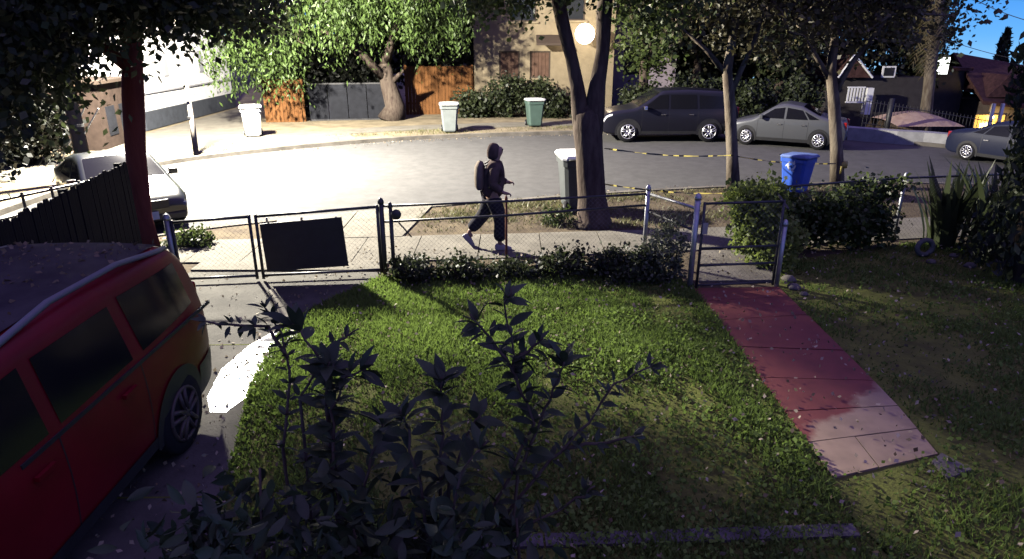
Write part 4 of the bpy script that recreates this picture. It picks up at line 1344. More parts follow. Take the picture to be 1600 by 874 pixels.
# near dark cypress at the right edge, small one far behind
def cypress(name, label, loc, h_, r_, n, size, z0=.5):
    t = thing(name, label, "cypress", loc)
    MB().tube([(0, 0, -.1), (0, 0, h_ * .8)], [r_ * .3, .04], 10).build("trunk", M_bark, t, True)
    z = rng.uniform(0, 1, n) ** .9
    rad = r_ * np.sqrt(rng.uniform(.25, 1, n)) * np.clip(1.15 - z ** 2.2, .05, 1) * (1 + .18 * np.sin(z * 23 + rng.uniform(0, .4, n)))
    an = rng.uniform(0, 2 * math.pi, n)
    C = np.stack([rad * np.cos(an), rad * np.sin(an), z0 + z * (h_ - z0)], 1)
    T = np.clip(.4 + .35 * np.sin(z * 31 + an * 3) + rng.normal(size=n) * .2, 0, 1)
    leaf_cloud("crown", C, size, LF_dark, t, T, -1.6, aspect=.6)


cypress("cypress", "tall dark columnar cypress at the right edge of the picture", (7.5, 9.4, 0), 9, .60, 10000, .14, .15)
cypress("cypress", "small distant cypress against the blue sky", (AT(1562, 100, 37).x, 37, hgt(25, 37)), AT(1562, 46, 37).z - hgt(25, 37), .55, 2500, .22)

# power cables
for k, (a, b, lb) in enumerate(((AT(1500, -14, 26), AT(1640, 42, 20), "upper power cable crossing the blue sky at top right"), (AT(1440, 48, 30), AT(1640, 104, 24), "lower power cable crossing the blue sky above the gabled roof"))):
    pts = [a.lerp(b, i / 12) - Vector((0, 0, .12 * math.sin(math.pi * i / 12))) for i in range(13)]
    tag(MB().tube(pts, .012, 5).build("power_cable", M_black), lb, "cable", "power cables")

# ------------------------------------------------------------------ vehicles
def smooth_interp(pts, x):
    xs, ys = [p[0] for p in pts], [p[1] for p in pts]
    return sum(float(np.interp(x + d, xs, ys)) for d in (-.05, 0, .05)) / 3


def vehicle(name, label, cat, loc, yaw, spec, paint, group=None, n_st=64):
    L, W, zb, belt = spec['L'], spec['W'], spec.get('zb', .22), spec['belt']
    prof = spec['prof']
    tum = spec.get('tumble', .3)
    t = thing(name, label, cat, loc, yaw, group)
    def wp(x): return W / 2 * (1 - .16 * abs(x / (L / 2)) ** 7)
    def top(x): return smooth_interp(prof, x)
    def side(x, z):
        w_ = wp(x)
        if z < belt:
            f = (z - zb) / (belt - zb)
            return w_ * (.925 + .075 * math.sin(math.pi * min(1, max(0, .12 + .62 * f))))
        return w_ * .975 - (z - belt) * tum
    rows = []
    for i in range(n_st + 1):
        u = -1 + 2 * i / n_st
        x = L / 2 * math.copysign(abs(u) ** .85, u)
        T = top(x)
        e = max(0, abs(x) - (L / 2 - .35)) / .35
        zz0 = zb + .12 * e * e
        r = min(.14, (T - zz0) * .35)
        half = [(0, zz0), (side(x, zz0) * .8, zz0)]
        for k in range(11):
            z = zz0 + .03 + (T - r - zz0 - .03) * k / 10
            half.append((side(x, z), z))
        ys = side(x, T - r)
        for k in range(1, 6):
            a = math.pi / 2 * k / 5
            half.append((ys - r * 1.25 * (1 - math.cos(a)), T - r + r * math.sin(a)))
        yt = half[-1][0]
        for f in (.75, .5, .25, 0): half.append((yt * f, T + .02 * (1 - f * f)))
        ring = [(x, -y, z) for y, z in half] + [(x, y, z) for y, z in half[-2::-1]]
        rows.append(ring)
    mb = MB()
    mb.grid(rows)
    for ring, fl in ((rows[0], 1), (rows[-1], -1)):
        c = (ring[0][0], 0, sum(p[2] for p in ring) / len(ring))
        k = len(ring)
        mb.add([*ring, c], [((i, i + 1, k) if fl < 0 else (i + 1, i, k)) for i in range(k - 1)])
    mb.build("body", paint, t, True)
    def patch(poly, nm, m, sides=(-1, 1), off=.006, par=t, nx=6, nz=4):
        """poly: four (x,z) corners, laid on the flank"""
        out = []
        for s in sides:
            mbp = MB()
            rws = []
            for i in range(nz + 1):
                v = i / nz
                rw = []
                for j in range(nx + 1):
                    u = j / nx
                    p = (1 - u) * (1 - v) * np.array(poly[0]) + u * (1 - v) * np.array(poly[1]) + u * v * np.array(poly[2]) + (1 - u) * v * np.array(poly[3])
                    rw.append((p[0], s * (side(p[0], p[1]) + off), p[1]))
                rws.append(rw)
            mbp.grid(rws if s < 0 else [r_[::-1] for r_ in rws])
            out.append(mbp.build(nm, m, par, True))
        return out
    for poly in spec['glass']: patch(poly, "side_window", M_glass)
    # windscreen, rear window
    for (xa, xb, nm) in spec['screens']:
        rws = []
        for i in range(7):
            x = xa + (xb - xa) * i / 6
            T = top(x); r = min(.14, (T - zb) * .35)
            yt = (side(x, T - r) - r * .95)
            rws.append([(x, yt * f, T + .02 * (1 - f * f) + .008) for f in np.linspace(-1, 1, 9)])
        mbp = MB(); mbp.grid(rws if xb > xa else rws[::-1]); mbp.build(nm, M_glass, t, True)
    # seams
    for xs_ in spec.get('seams', []):
        patch([(xs_ - .006, zb + .12), (xs_ + .006, zb + .12), (xs_ + .006, belt - .02), (xs_ - .006, belt - .02)], "door_seam", M_black, off=.002, nx=1, nz=5)
    for xs_ in spec.get('handles', []):
        for s in (-1, 1):
            z = belt - .13
            MB().box((xs_, s * (side(xs_, z) + .02), z), (.17, .03, .03)).build("door_handle", spec.get('handle_m', M_chrome), t)
    patch([(-L / 2 + .75, zb + .02), (L / 2 - .85, zb + .02), (L / 2 - .85, zb + .13), (-L / 2 + .75, zb + .13)], "sill_trim", spec.get('sill_m', M_black), off=.008)
    # wheels
    rw_, xf, xr = spec['wheel']
    for xw in (xf, xr):
        for s in (-1, 1):
            y = s * (side(xw, rw_) + .0)
            mbp = MB()
            arc = [(rw_ * 1.22 * math.cos(a), rw_ * 1.2 * math.sin(a)) for a in np.linspace(-.42, math.pi + .42, 19)]
            rws = [[(xw + a_, y_, max(zb - .02, rw_ + b_)) for a_, b_ in arc] for y_ in (s * (abs(y) + .012),)]
            k = len(arc)
            vs = [(xw + a_, s * (side(xw + a_, max(zb, rw_ + b_)) + .012), max(zb - .02, rw_ + b_)) for a_, b_ in arc] + [(xw, s * (abs(y) + .012), rw_)]
            mbp.add(vs, [((i, i + 1, k) if s > 0 else (i + 1, i, k)) for i in range(k - 1)])
            mbp.build("wheel_arch", M_black, t)
            tw = .21
            ty = MB(); prof_t = [(rw_ * .66, -tw / 2), (rw_ * .93, -tw / 2), (rw_, -tw / 2 + .03), (rw_, tw / 2 - .03), (rw_ * .93, tw / 2), (rw_ * .66, tw / 2)]
            yy = s * (abs(y) - tw / 2 + .03)
            ty.lathe(prof_t, (xw, yy, rw_), 24, 'Y')
            wo = ty.build("wheel", M_tyre, t, True)
            rm = MB()
            fo_ = yy + s * (tw / 2 + .004)
            rm.tube([(xw + rw_ * .64 * math.cos(a), fo_, rw_ + rw_ * .64 * math.sin(a)) for a in np.linspace(0, 2 * math.pi, 25)], .018, 6, False)
            for k in range(5):
                a = 2 * math.pi * k / 5 + .3
                p0_, p1_ = rw_ * .1, rw_ * .62
                u_ = np.array([math.cos(a), math.sin(a)]); v_ = np.array([-u_[1], u_[0]])
                for dv in (-.045, .045):
                    q0 = u_ * p0_ + v_ * dv * .5; q1 = u_ * p1_ + v_ * dv
                    rm.tube([(xw + q0[0], fo_ + s * .012, rw_ + q0[1]), (xw + q1[0], fo_, rw_ + q1[1])], [.022, .024], 5)
            rm.lathe([(rw_ * .18, fo_ - .01), (rw_ * .16, fo_ + s * .022)], (xw, 0, rw_), 10, 'Y')
            rm.build("rim", spec.get('rim', M_rim), wo, True)
    # mirrors
    xm = spec['mirror']
    for s in (-1, 1):
        z = belt + .08
        mbp = MB(); y = side(xm, z)
        mbp.box((xm, s * (y + .05), z - .03), (.05, .12, .04)); mbp.box((xm + .02, s * (y + .15), z + .02), (.12, .17, .13))
        mbp.build("mirror", spec.get('mirror_m', paint), t, bevel=.02)
    # lamps
    zf = spec['lamp_z']
    for s in (-1, 1):
        mbp = MB()
        rws = []
        for i in range(5):
            x = L / 2 - .02 - .34 * (i / 4) ** 1.3
            yw = wp(x) * .985
            z1 = min(zf + .09, top(x) - .05)
            rws.append([(x + .02, s * (yw - (.28 if i == 0 else 0) * (1)), z1 - .16), (x + .02, s * (yw + .004 - (.28 if i == 0 else 0)), z1)])
        mbp.grid(rws if s > 0 else [r_[::-1] for r_ in rws])
        mbp.build("headlight", M_lens, t, True)
        MB().box((-L / 2 + .06, s * (wp(-L / 2) * .9 - .06), spec['tail_z']), (.16, .2, .26)).build("tail_light", M_redlens, t, bevel=.03)
    MB().box((L / 2 - .015, 0, zf - .06), (.05, W * .46, .18)).build("grille", M_black, t, bevel=.02)
    MB().box((L / 2 + .0, 0, zb + .16), (.09, W * .8, .14)).build("bumper", spec.get('bumper_m', M_black), t, bevel=.03)
    MB().box((L / 2 + .055, 0, zb + .22), (.015, .32, .16)).build("number_plate", M_plate, t)
    MB().box((-L / 2 - .01, 0, spec['tail_z'] - .12), (.02, .32, .16)).build("number_plate", M_plate, t)
    t['_x'] = 0
    del t['_x']
    return t, side, top, wp, patch


suv = dict(L=4.75, W=1.88, belt=1.08, zb=.26, tumble=.24, prof=[(-2.4, .78), (-2.33, 1.15), (-2.12, 1.55), (-1.85, 1.70), (-.6, 1.76), (.3, 1.73), (1.12, 1.20), (1.3, 1.14), (2.0, 1.05), (2.25, .95), (2.4, .62)],
           glass=[[(.12, 1.13), (1.0, 1.13), (.42, 1.58), (.12, 1.60)], [(-.88, 1.13), (.04, 1.13), (.04, 1.6), (-.85, 1.6)], [(-1.85, 1.15), (-.96, 1.13), (-.94, 1.58), (-1.75, 1.54)]],
           screens=[(.42, 1.12, "windscreen"), (-1.98, -2.27, "rear_window")], seams=[1.02, .08, -.92], handles=[.28, -.68], wheel=(.37, 1.48, -1.35), mirror=.92, lamp_z=.88, tail_z=1.05, bumper_m=M_chrome, mirror_m=M_chrome)
sed = dict(L=4.35, W=1.76, belt=.90, zb=.18, tumble=.33, prof=[(-2.2, .62), (-2.12, .93), (-1.5, 1.02), (-1.2, 1.1), (-.6, 1.36), (0, 1.44), (.35, 1.38), (1.05, .98), (1.2, .93), (1.85, .80), (2.1, .68), (2.2, .45)],
           glass=[[(.02, .95), (.9, .95), (.4, 1.26), (.02, 1.31)], [(-.85, .95), (-.06, .95), (-.06, 1.31), (-.62, 1.24)], [(-1.25, .97), (-.9, .96), (-.68, 1.22), (-.9, 1.12)]],
           screens=[(.36, 1.05, "windscreen"), (-.62, -1.25, "rear_window")], seams=[.95, -.02, -.88], handles=[.15, -.72], wheel=(.31, 1.33, -1.3), mirror=.8, lamp_z=.66, tail_z=.78)
P_navy = mat("black_navy_paint", (.008, .008, .014), .28, spec=.3)
P_grey = mat("grey_paint", (.075, .078, .085), .4, metal=.3, coat=.25)
P_black = mat("black_paint", (.009, .012, .012), .34, coat=.5)
P_dark = mat("dark_blue_paint", (.010, .013, .032), .5, spec=.15)
P_white = mat("white_car_paint", (.75, .76, .78), .3, coat=.4)
P_red = mat("red_car_paint", (.125, .003, .009), .4, spec=.22, coat=0.0, var=.25, scale=1.2)

vehicle("parked_suv", "black SUV parked at the far kerb with bright alloy wheels", "SUV", (5.48, 24.6, ZR), math.pi + .02, suv, P_navy)
vehicle("parked_sedan", "grey sedan parked behind the black SUV", "car", (9.35, 23.3, ZR), math.pi - .5, sed, P_grey)[0].scale = (.86, .95, .98)
vehicle("parked_car", "dark blue car at the far right kerb, partly behind the cypress", "car", (14.75, 19.6, ZR), R(-62), sed, P_dark)[0].scale = (.82, .85, .85)
vehicle("parked_car", "black car parked at the left kerb with its plated nose toward the driveway gate", "car", (-8.2, 13.75, ZR), R(-47), dict(sed, bumper_m=M_black), P_black)[0].scale = (.95, .93, .93)
c = AT(1378, 171, 43)
vehicle("parked_car", "distant white car standing in a driveway behind the black post", "car", (c.x, 43, c.z), R(-70), sed, P_white)

# red van in the foreground
van = dict(L=4.72, W=1.86, belt=1.10, zb=.27, tumble=.20, prof=[(-2.36, .80), (-2.31, 1.2), (-2.18, 1.58), (-2.02, 1.72), (-.7, 1.78), (.3, 1.75), (1.15, 1.22), (1.32, 1.15), (2.0, 1.05), (2.25, .95), (2.36, .62)],
           glass=[[(.1, 1.14), (.98, 1.14), (.42, 1.58), (.1, 1.60)], [(-.90, 1.15), (-.02, 1.14), (-.02, 1.6), (-.86, 1.6)], [(-2.0, 1.17), (-1.05, 1.15), (-1.0, 1.62), (-1.93, 1.58)]],
           screens=[(.42, 1.14, "windscreen"), (-2.06, -2.28, "rear_window")], seams=[1.0, .04, -.96], handles=[.25, -.72], handle_m=P_red, wheel=(.36, 1.45, -1.42), mirror=.9, lamp_z=.88, tail_z=1.12, rim=mat("dull_rim", (.07, .055, .045), .6, metal=.3))
VC = Vector((-3.79, 6.06 - 2.36, .012))
tv, side, top, wp, patch = vehicle("red_van", "dark red estate van in the left foreground with dull black roof rails", "van", VC, R(-90), van, P_red, n_st=90)
for s in (-1, 1):
    pts = [(x, s * (side(x, top(x) - .14) - .07), top(x) + (.05 if -1.85 < x < .2 else -.02)) for x in (-2.0, -1.85, -1.2, -.4, .2, .35)]
    MB().tube(pts, .024, 8).build("roof_rail", mat("grey_rail", (.12, .12, .125), .5), tv, True)
for s in (-1, 1):
    MB().box((-.92, s * (side(-.92, 1.12) + .008), 1.09), (2.6, .014, .03)).build("window_trim", M_black, tv)
rws = []
for i in range(13):
    x = -2.02 + 2.25 * i / 12
    r_ = .14
    yt = side(x, top(x) - r_) - r_ * 1.0
    rws.append([(x, yt * f, top(x) + .02 * (1 - f * f) + .010) for f in np.linspace(-1, 1, 9)])
mb = MB(); mb.grid(rws)
mb.build("roof_panel", mat("dark_grey_roof", (.022, .018, .022), .75, col2=(.05, .045, .045), scale=2.0), tv, True)  # dark grey sheet over the roof, mottled with paler grey
patch([(-2.3, .30), (-1.85, .30), (-1.85, .60), (-2.3, .60)], "rear_cladding", M_black, off=.012)
# litter lying on the van roof
n = 420
xs_ = rng.uniform(-2.0, .2, n); keep = np.array([(math.sin(x * 3.1) + math.sin(y_ * 5 + x)) > -.2 for x, y_ in zip(xs_, rng.uniform(-.6, .6, n))])
ys_ = rng.uniform(-.62, .62, n)
C = np.array([[VC.x + ys_[i] * 1.0, VC.y - xs_[i], VC.z + top(xs_[i]) + .03] for i in range(n) if keep[i]])
o = leaf_cloud("roof_leaf_litter", C, .045, LF_litter, None, rng.uniform(0, .25, len(C)))
tag(o, kind='stuff')

# ------------------------------------------------------------------ wheeled bins
def bin_(label, loc, yaw, bodym, lidm, hgt_=1.08, group="wheeled bins"):
    t = thing("wheeled_bin", label, "bin", loc, yaw, group)
    s = hgt_ / 1.08
    mb = MB()
    rings = [(.0, .23, .25), (.04, .25, .27), (.72, .305, .34), (.80, .31, .35), (.81, .335, .375), (.90, .34, .38), (.92, .34, .38)]
    vs = []
    rws = []
    for z, a, b in rings:
        c_ = .06
        rws.append([(x_ * s, y_ * s + .0, z * s + .06) for x_, y_ in ((-a + c_, -b), (a - c_, -b), (a, -b + c_), (a, b - c_), (a - c_, b), (-a + c_, b), (-a, b - c_), (-a, -b + c_), (-a + c_, -b))])
    mb.grid(rws)
    mb.add([p for p in rws[0][:8]], [tuple(range(8))[::-1]])
    mb.build("body", bodym, t)
    mb = MB()
    rws = []
    for z, a, b in ((.925, .36, .41), (.96, .365, .415), (1.0, .33, .37), (1.02, .2, .22)):
        c_ = .07
        rws.append([(x_ * s, (y_ - .02) * s, z * s + .06 + (.02 if y_ < 0 else 0)) for x_, y_ in ((-a + c_, -b), (a - c_, -b), (a, -b + c_), (a, b - c_), (a - c_, b), (-a + c_, b), (-a, b - c_), (-a, -b + c_), (-a + c_, -b))])
    mb.grid(rws)
    mb.add(rws[0][:8], [tuple(range(8))[::-1]]); mb.add(rws[-1][:8], [tuple(range(8))])
    mb.build("lid", lidm, t)
    for x in (-.27, .27):
        w_ = MB().lathe([(.03, -.035), (.11, -.035), (.125, -.02), (.125, .02), (.11, .035), (.03, .035)], (x * s, .3 * s, .125), 14, 'X').build("wheel", M_tyre, t, True)
        MB().lathe([(.05, -.045), (.05, .045)], (x * s, .3 * s, .125), 10, 'X').build("hub", M_galv, w_)
    mb = MB(); mb.tube([(-.25 * s, .38 * s, .93 * s + .06), (-.25 * s, .47 * s, .95 * s + .06), (.25 * s, .47 * s, .95 * s + .06), (.25 * s, .38 * s, .93 * s + .06)], .018, 8); mb.build("handle", M_black, t, True)
    return t


B_grey = mat("grey_bin", (.17, .19, .185), .6, var=.1); B_green = mat("green_bin", (.05, .085, .07), .55, var=.1)
B_lid = mat("pale_bin_lid", (.42, .43, .42), .55); B_blue = mat("blue_bin", (.025, .085, .42), .45, var=.1); B_bluelid = mat("blue_lid", (.10, .15, .34), .5)
B_char = mat("charcoal_bin", (.06, .068, .068), .55, var=.15); B_white = mat("white_lid", (.7, .7, .68), .5); B_pale = mat("pale_bin", (.55, .55, .52), .6)
c = P(703, 207); bin_("grey wheeled bin on the far verge, left of the green one", (c.x, c.y, .0), R(6), B_grey, B_lid, 1.1)
c = P(835, 198); bin_("green wheeled bin with a pale lid below the house windows", (c.x, c.y, .0), R(10), B_green, B_lid, 1.1)
c = P(397, 214); bin_("pale wheeled bin blown out white under the hanging foliage", (c.x, c.y, .0), R(20), B_pale, B_white, 1.12)
c = P(900, 326); bin_("charcoal wheeled bin with a white lid against the thick street tree", (c.x, c.y, .0), R(188), B_char, B_white, 1.2)
c = Vector((6.55, 15.35, 0)); tb = bin_("bright blue wheeled bin with a white mark above the vine hedge", c, R(40), B_blue, B_bluelid, .90)
# white recycling mark on its lit face: chasing bent arrow
mk = MB()
def strip(pts, w_):
    for i in range(len(pts) - 1):
        a, b = Vector(pts[i]), Vector(pts[i + 1]); d = (b - a).normalized(); nn_ = Vector((-d.y, d.x)) * w_ / 2
        a2, b2 = a - d * w_ * .2, b + d * w_ * .2
        yv = i * .0004
        f = lambda q: (-(.291 + (q.y + .80 - .06) * .06) * .83 - .022 - yv, q.x * .8, (q.y + .80) * .83)
        mk.add([f(a2 - nn_), f(b2 - nn_), f(b2 + nn_), f(a2 + nn_)], [(0, 1, 2, 3)])
for k in range(3):
    a0 = 2 * math.pi * k / 3 + math.pi / 2
    pt = lambda a, r_: (math.cos(a) * r_, math.sin(a) * r_)
    strip([pt(a0 - .75, .12), pt(a0 - .1, .10), pt(a0 + .7, .12)], .045)
    strip([pt(a0 + .45, .17), pt(a0 + 1.0, .115), pt(a0 + .5, .07)], .03)
mk.build("recycling_mark", mat("white_print", (.75, .77, .8), .5), tb)

# ------------------------------------------------------------------ the walking person
PX = Vector((-.33, 11.05, .03))
def skin(name, chains, m, parent, sub=2, branch=True):
    """chains: list of lists of (x,y,z,rx,ry); consecutive chains join by shared coordinates"""
    V, E, Rr, idx = [], [], [], {}
    for ch in chains:
        prev = None
        for p in ch:
            key = tuple(round(q, 4) for q in p[:3])
            if key not in idx:
                idx[key] = len(V); V.append(p[:3]); Rr.append((p[3], p[4] if len(p) > 4 else p[3]))
            i = idx[key]
            if prev is not None and prev != i: E.append((prev, i))
            prev = i
    me = bpy.data.meshes.new(name); me.from_pydata(V, E, [])
    me.materials.append(m)
    o = link(name, me, parent)
    md = o.modifiers.new("skin", 'SKIN'); md.use_smooth_shade = True
    me.skin_vertices.new(name="sk") if not me.skin_vertices else None
    sk = me.skin_vertices[0].data
    for i, r_ in enumerate(Rr): sk[i].radius = r_; sk[i].use_root = (i == 0)
    sb = o.modifiers.new("sub", 'SUBSURF'); sb.levels = sb.render_levels = sub
    return o


pt_ = thing("person", "person in dark hooded jacket and black trousers striding right outside the fence", "person", PX)
M_skin = mat("skin", (.32, .20, .14), .6); M_jack = mat("dark_jacket", (.085, .06, .05), .9, var=.35, bump=.8, bscale=9, scale=5); M_trou = mat("black_trousers", (.025, .024, .03), .9, var=.3, bump=.8, bscale=9); M_shoe = mat("pale_shoe", (.38, .36, .33), .7); M_hair = mat("dark_hair", (.012, .01, .009), .6)
# body: +x is walking direction; camera looks along +y
hip = (0.0, 0, .96)
fk, fa = (.14, -.1, .52), (.12, -.1, .09)         # leading leg
bk, ba = (-.14, .1, .54), (-.42, .1, .24)         # trailing leg
ne, hd_ = (.07, 0, 1.50), (.10, 0, 1.66)
se, ee, we = (.05, -.2, 1.42), (.02, -.26, 1.13), (.20, -.22, 1.0)
sf, ef, wf = (.05, .2, 1.42), (.10, .25, 1.13), (.25, .2, 1.09)
body_ch = [[(*hip, .12, .10), (.02, 0, 1.12, .125, .1), (.045, 0, 1.32, .14, .1), (*ne, .055, .055), (.09, 0, 1.57, .06, .06), (*hd_, .095, .085), (.10, 0, 1.74, .07, .065)],
           [(*hip, .12, .10), (.03, -.1, .9, .085, .085), (*fk, .06, .06), (*fa, .042, .042), (.2, -.1, .05, .04, .03)],
           [(*hip, .12, .10), (-.03, .1, .9, .085, .085), (*bk, .06, .06), (*ba, .042, .042), (-.36, .1, .15, .04, .03)],
           [(.045, 0, 1.32, .14, .1), (*se, .06, .06), (*ee, .042, .042), (*we, .03, .03), (.26, -.21, .985, .035, .018)],
           [(.045, 0, 1.32, .14, .1), (*sf, .06, .06), (*ef, .042, .042), (*wf, .03, .03), (.31, .19, 1.09, .035, .018)]]
for (hx, hy, hz_) in ((.26, -.21, .985), (.31, .19, 1.09)):
    for k, (dy_, ln) in enumerate(((-.026, .05), (-.009, .06), (.009, .058), (.026, .045))):
        body_ch.append([(hx, hy, hz_, .035, .018), (hx + .035, hy + dy_, hz_ - .002, .01, .01), (hx + .03 + ln * .4, hy + dy_, hz_ - .02, .009, .009), (hx + .025 + ln * .4, hy + dy_, hz_ - .05, .008, .008)])
    body_ch.append([(hx, hy, hz_, .035, .018), (hx + .005, hy - .035, hz_ + .012, .011, .011), (hx + .04, hy - .045, hz_ + .006, .009, .009)])
body_ch.append([(*hd_, .095, .085), (.185, 0, 1.645, .02, .018)])
skin("body", body_ch, M_skin, pt_)
skin("jacket", [[(-.0, 0, .86, .19, .16), (.0, 0, 1.02, .20, .17), (.03, 0, 1.2, .215, .18), (.035, 0, 1.38, .20, .17), (.07, 0, 1.51, .11, .11)],
                [(.035, 0, 1.38, .18, .14), (.05, -.2, 1.41, .10, .10), (.015, -.27, 1.13, .085, .085), (.17, -.225, 1.02, .065, .065)],
                [(.035, 0, 1.38, .18, .14), (.05, .2, 1.41, .09, .09), (.10, .26, 1.13, .075, .075), (.25, .205, 1.088, .062, .062)]], M_jack, pt_)
skin("trousers", [[(0, 0, .97, .16, .14), (.03, -.1, .84, .14, .125), (.145, -.1, .52, .12, .11), (.12, -.1, .12, .12, .11)],
                  [(0, 0, .97, .16, .14), (-.03, .1, .86, .14, .125), (-.15, .1, .55, .12, .11), (-.40, .1, .27, .115, .105)]], M_trou, pt_)
skin("hood", [[(.02, 0, 1.50, .10, .10), (.015, 0, 1.60, .11, .115), (.03, 0, 1.70, .11, .115), (.06, 0, 1.785, .07, .075)]], M_jack, pt_)
mb = MB()
for s in (-1, 1): mb.lathe([(.002, -.012), (.011, -.006), (.011, .004), (.002, .01)], (.178, s * .036, 1.672), 8, 'X')
mb.build("eyes", M_hair, pt_, True)
for nm, a, tilt in (("shoe", (.14, -.1, .0), 0), ("shoe", (-.46, .1, .10), R(48))):
    mb = MB()
    rws = []
    for x, w_, h_ in ((-.10, .03, .07), (-.07, .045, .10), (0, .045, .10), (.07, .05, .075), (.14, .048, .055), (.185, .02, .035)):
        rws.append([(x, -w_, 0), (x, -w_, h_ * .6), (x, -w_ * .5, h_), (x, w_ * .5, h_), (x, w_, h_ * .6), (x, w_, 0), (x, -w_, 0)])
    mb.grid(rws); mb.add(rws[0][:6], [tuple(range(6))]); mb.add(rws[-1][:6], [tuple(range(6))[::-1]])
    o = mb.build(nm, M_shoe, pt_, True); o.location = a; o.rotation_euler = (0, tilt, 0)
bk_ = thing("backpack", "greyish-brown pack on the back of the walking person", "backpack", PX + Vector((-.17, 0, 1.02)))
mb = MB(); rws = []
for z, a, b in ((0, .06, .12), (.05, .09, .15), (.22, .10, .16), (.38, .085, .15), (.45, .05, .11), (.47, .01, .03)):
    rws.append([(-.03 + a * math.cos(q), b * math.sin(q), z) for q in np.linspace(0, 2 * math.pi, 17)])
mb.grid(rws); mb.build("bag", mat("grey_brown_cloth", (.17, .14, .11), .9, var=.2), bk_, True)
for s in (-1, 1): MB().tube([(.04, s * .12, .40), (.16, s * .14, .46), (.30, s * .14, .36), (.31, s * .15, .15), (.1, s * .16, .05)], .016, 6).build("strap", M_black, bk_, True)

# ------------------------------------------------------------------ grass, litter
def in_poly(x, y, poly):
    inside = np.zeros(len(x), bool)
    n = len(poly)
    for i in range(n):
        x1, y1 = poly[i]; x2, y2 = poly[(i + 1) % n]
        c_ = ((y1 > y) != (y2 > y)) & (x < (x2 - x1) * (y - y1) / (y2 - y1 + 1e-12) + x1)
        inside ^= c_
    return inside


def fbm(x, y, s, seed=0):
    v = np.zeros_like(x)
    r_ = np.random.default_rng(seed)
    for k in range(6):
        a = r_.uniform(0, 2 * math.pi, 3); f = s * 1.7 ** k
        v += np.sin(x * f * math.cos(a[0]) + y * f * math.sin(a[0]) + a[1]) * np.sin(x * f * math.sin(a[0] + 1) - y * f * math.cos(a[0] + 1) + a[2]) / 1.35 ** k
    return v


def grass(name, poly, n, bb, seed, hmin=.03, hmax=.085, lm=LF_grass, thin=0.0):
    x = rng.uniform(bb[0], bb[1], n); y = rng.uniform(bb[2], bb[3], n)
    d = fbm(x, y, 1.6, seed)
    k = in_poly(x, y, poly) & (rng.uniform(0, 1, n) < np.clip(.66 - thin + .5 * d, .06, 1))
    x, y, d = x[k], y[k], d[k]
    n = len(x)
    an = rng.uniform(0, 2 * math.pi, n); h_ = rng.uniform(hmin, hmax, n) * (1 + .35 * np.clip(d, -1, 1)); ww = rng.uniform(.006, .014, n)
    ln = rng.uniform(.2, 1.0, n) * h_
    b2 = rng.uniform(0, 2 * math.pi, n)
    V = np.zeros((n, 3, 3))
    V[:, 0] = np.stack([x - np.cos(an) * ww, y - np.sin(an) * ww, np.full(n, .004)], 1)
    V[:, 1] = np.stack([x + np.cos(an) * ww, y + np.sin(an) * ww, np.full(n, .004)], 1)
    V[:, 2] = np.stack([x + np.cos(b2) * ln, y + np.sin(b2) * ln, h_], 1)
    T = np.clip(.5 + .3 * d + rng.normal(size=n) * .2, 0, 1)
    o = link(name, fast_mesh(name, V.reshape(-1, 3), np.arange(n * 3).reshape(n, 3), lm, np.repeat(T, 3)))
    return tag(o, kind='stuff')


grass("grass", lawnL, 230000, (-3.2, 4.2, 2.6, 10.2), 11)
grass("side_grass", lawnR, 120000, (2.6, 9.5, 3.2, 11.6), 12, thin=.2)
pk = [(-1.9, 12.0), (3, 12.4), (8, 13.2), (8, 16.3), (2.6, 15.3), (-1.9, 13.9)]
grass("parkway_grass", pk, 36000, (-2, 8, 12, 16.4), 13, .03, .09, leaf_mat("dry_grass", (.07, .07, .03), (.17, .17, .07), .3), .35)
fv = [(p.x, p.y) for p in offset(far_c, .3)[20:46]] + [(p.x, p.y) for p in reversed(offset(far_c, 1.6)[20:46])]
grass("far_verge_grass", fv, 40000, (-11, 10, 18, 28), 14, .04, .10, leaf_mat("dry_grass", (.07, .07, .03), (.17, .17, .07), .3), .3)
# low broad-leaved weeds through the nearer lawn
for nm, poly, n, bb in (("clover", lawnL, 26000, (-2.9, 4.0, 2.8, 8.2)), ("side_clover", lawnR, 14000, (2.6, 9, 3.2, 10.5))):
    x = rng.uniform(bb[0], bb[1], n); y = rng.uniform(bb[2], bb[3], n); d = fbm(x, y, 2.3, 21)
    k = in_poly(x, y, poly) & (d + (6.0 - y) * .22 + rng.normal(size=n) * .2 > -.1)
    C = np.stack([x[k], y[k], rng.uniform(.03, .10, k.sum())], 1)
    o = leaf_cloud(nm, C, .036, LF_grass, None, np.clip(.45 + .3 * d[k] + rng.normal(size=k.sum()) * .2, 0, 1), .2, aspect=1.3)
    tag(o, kind='stuff')
# fallen leaves
x = rng.uniform(-3.2, 9, 3400); y = rng.uniform(3, 11, 3400)
C = [np.stack([x, y, np.full(3400, .05) + rng.uniform(0, .04, 3400)], 1)]
q = rng.uniform(-4.8, -2.2, 260); C.append(np.stack([q, rng.uniform(3.5, 9.8, 260), np.full(260, .022)], 1))
for k in range(700):
    p = near_c[rng.integers(30, 46)].lerp(near_c[rng.integers(30, 46)], rng.random() * .0)
    C.append(np.array([[p.x + rng.normal() * .5, p.y + .15 + abs(rng.normal()) * .15, ZR + .02]]))
for k in range(500):
    p = far_c[rng.integers(24, 44)]
    C.append(np.array([[p.x + rng.normal() * .6, p.y - .2 - abs(rng.normal()) * .15, ZR + .02]]))
C = np.concatenate(C)
flat = rng.normal(size=(len(C), 3))
o = leaf_cloud("leaf_litter", C, .042, LF_litter, None, rng.uniform(0, 1, len(C)) ** 1.3)
tag(o, kind='stuff')

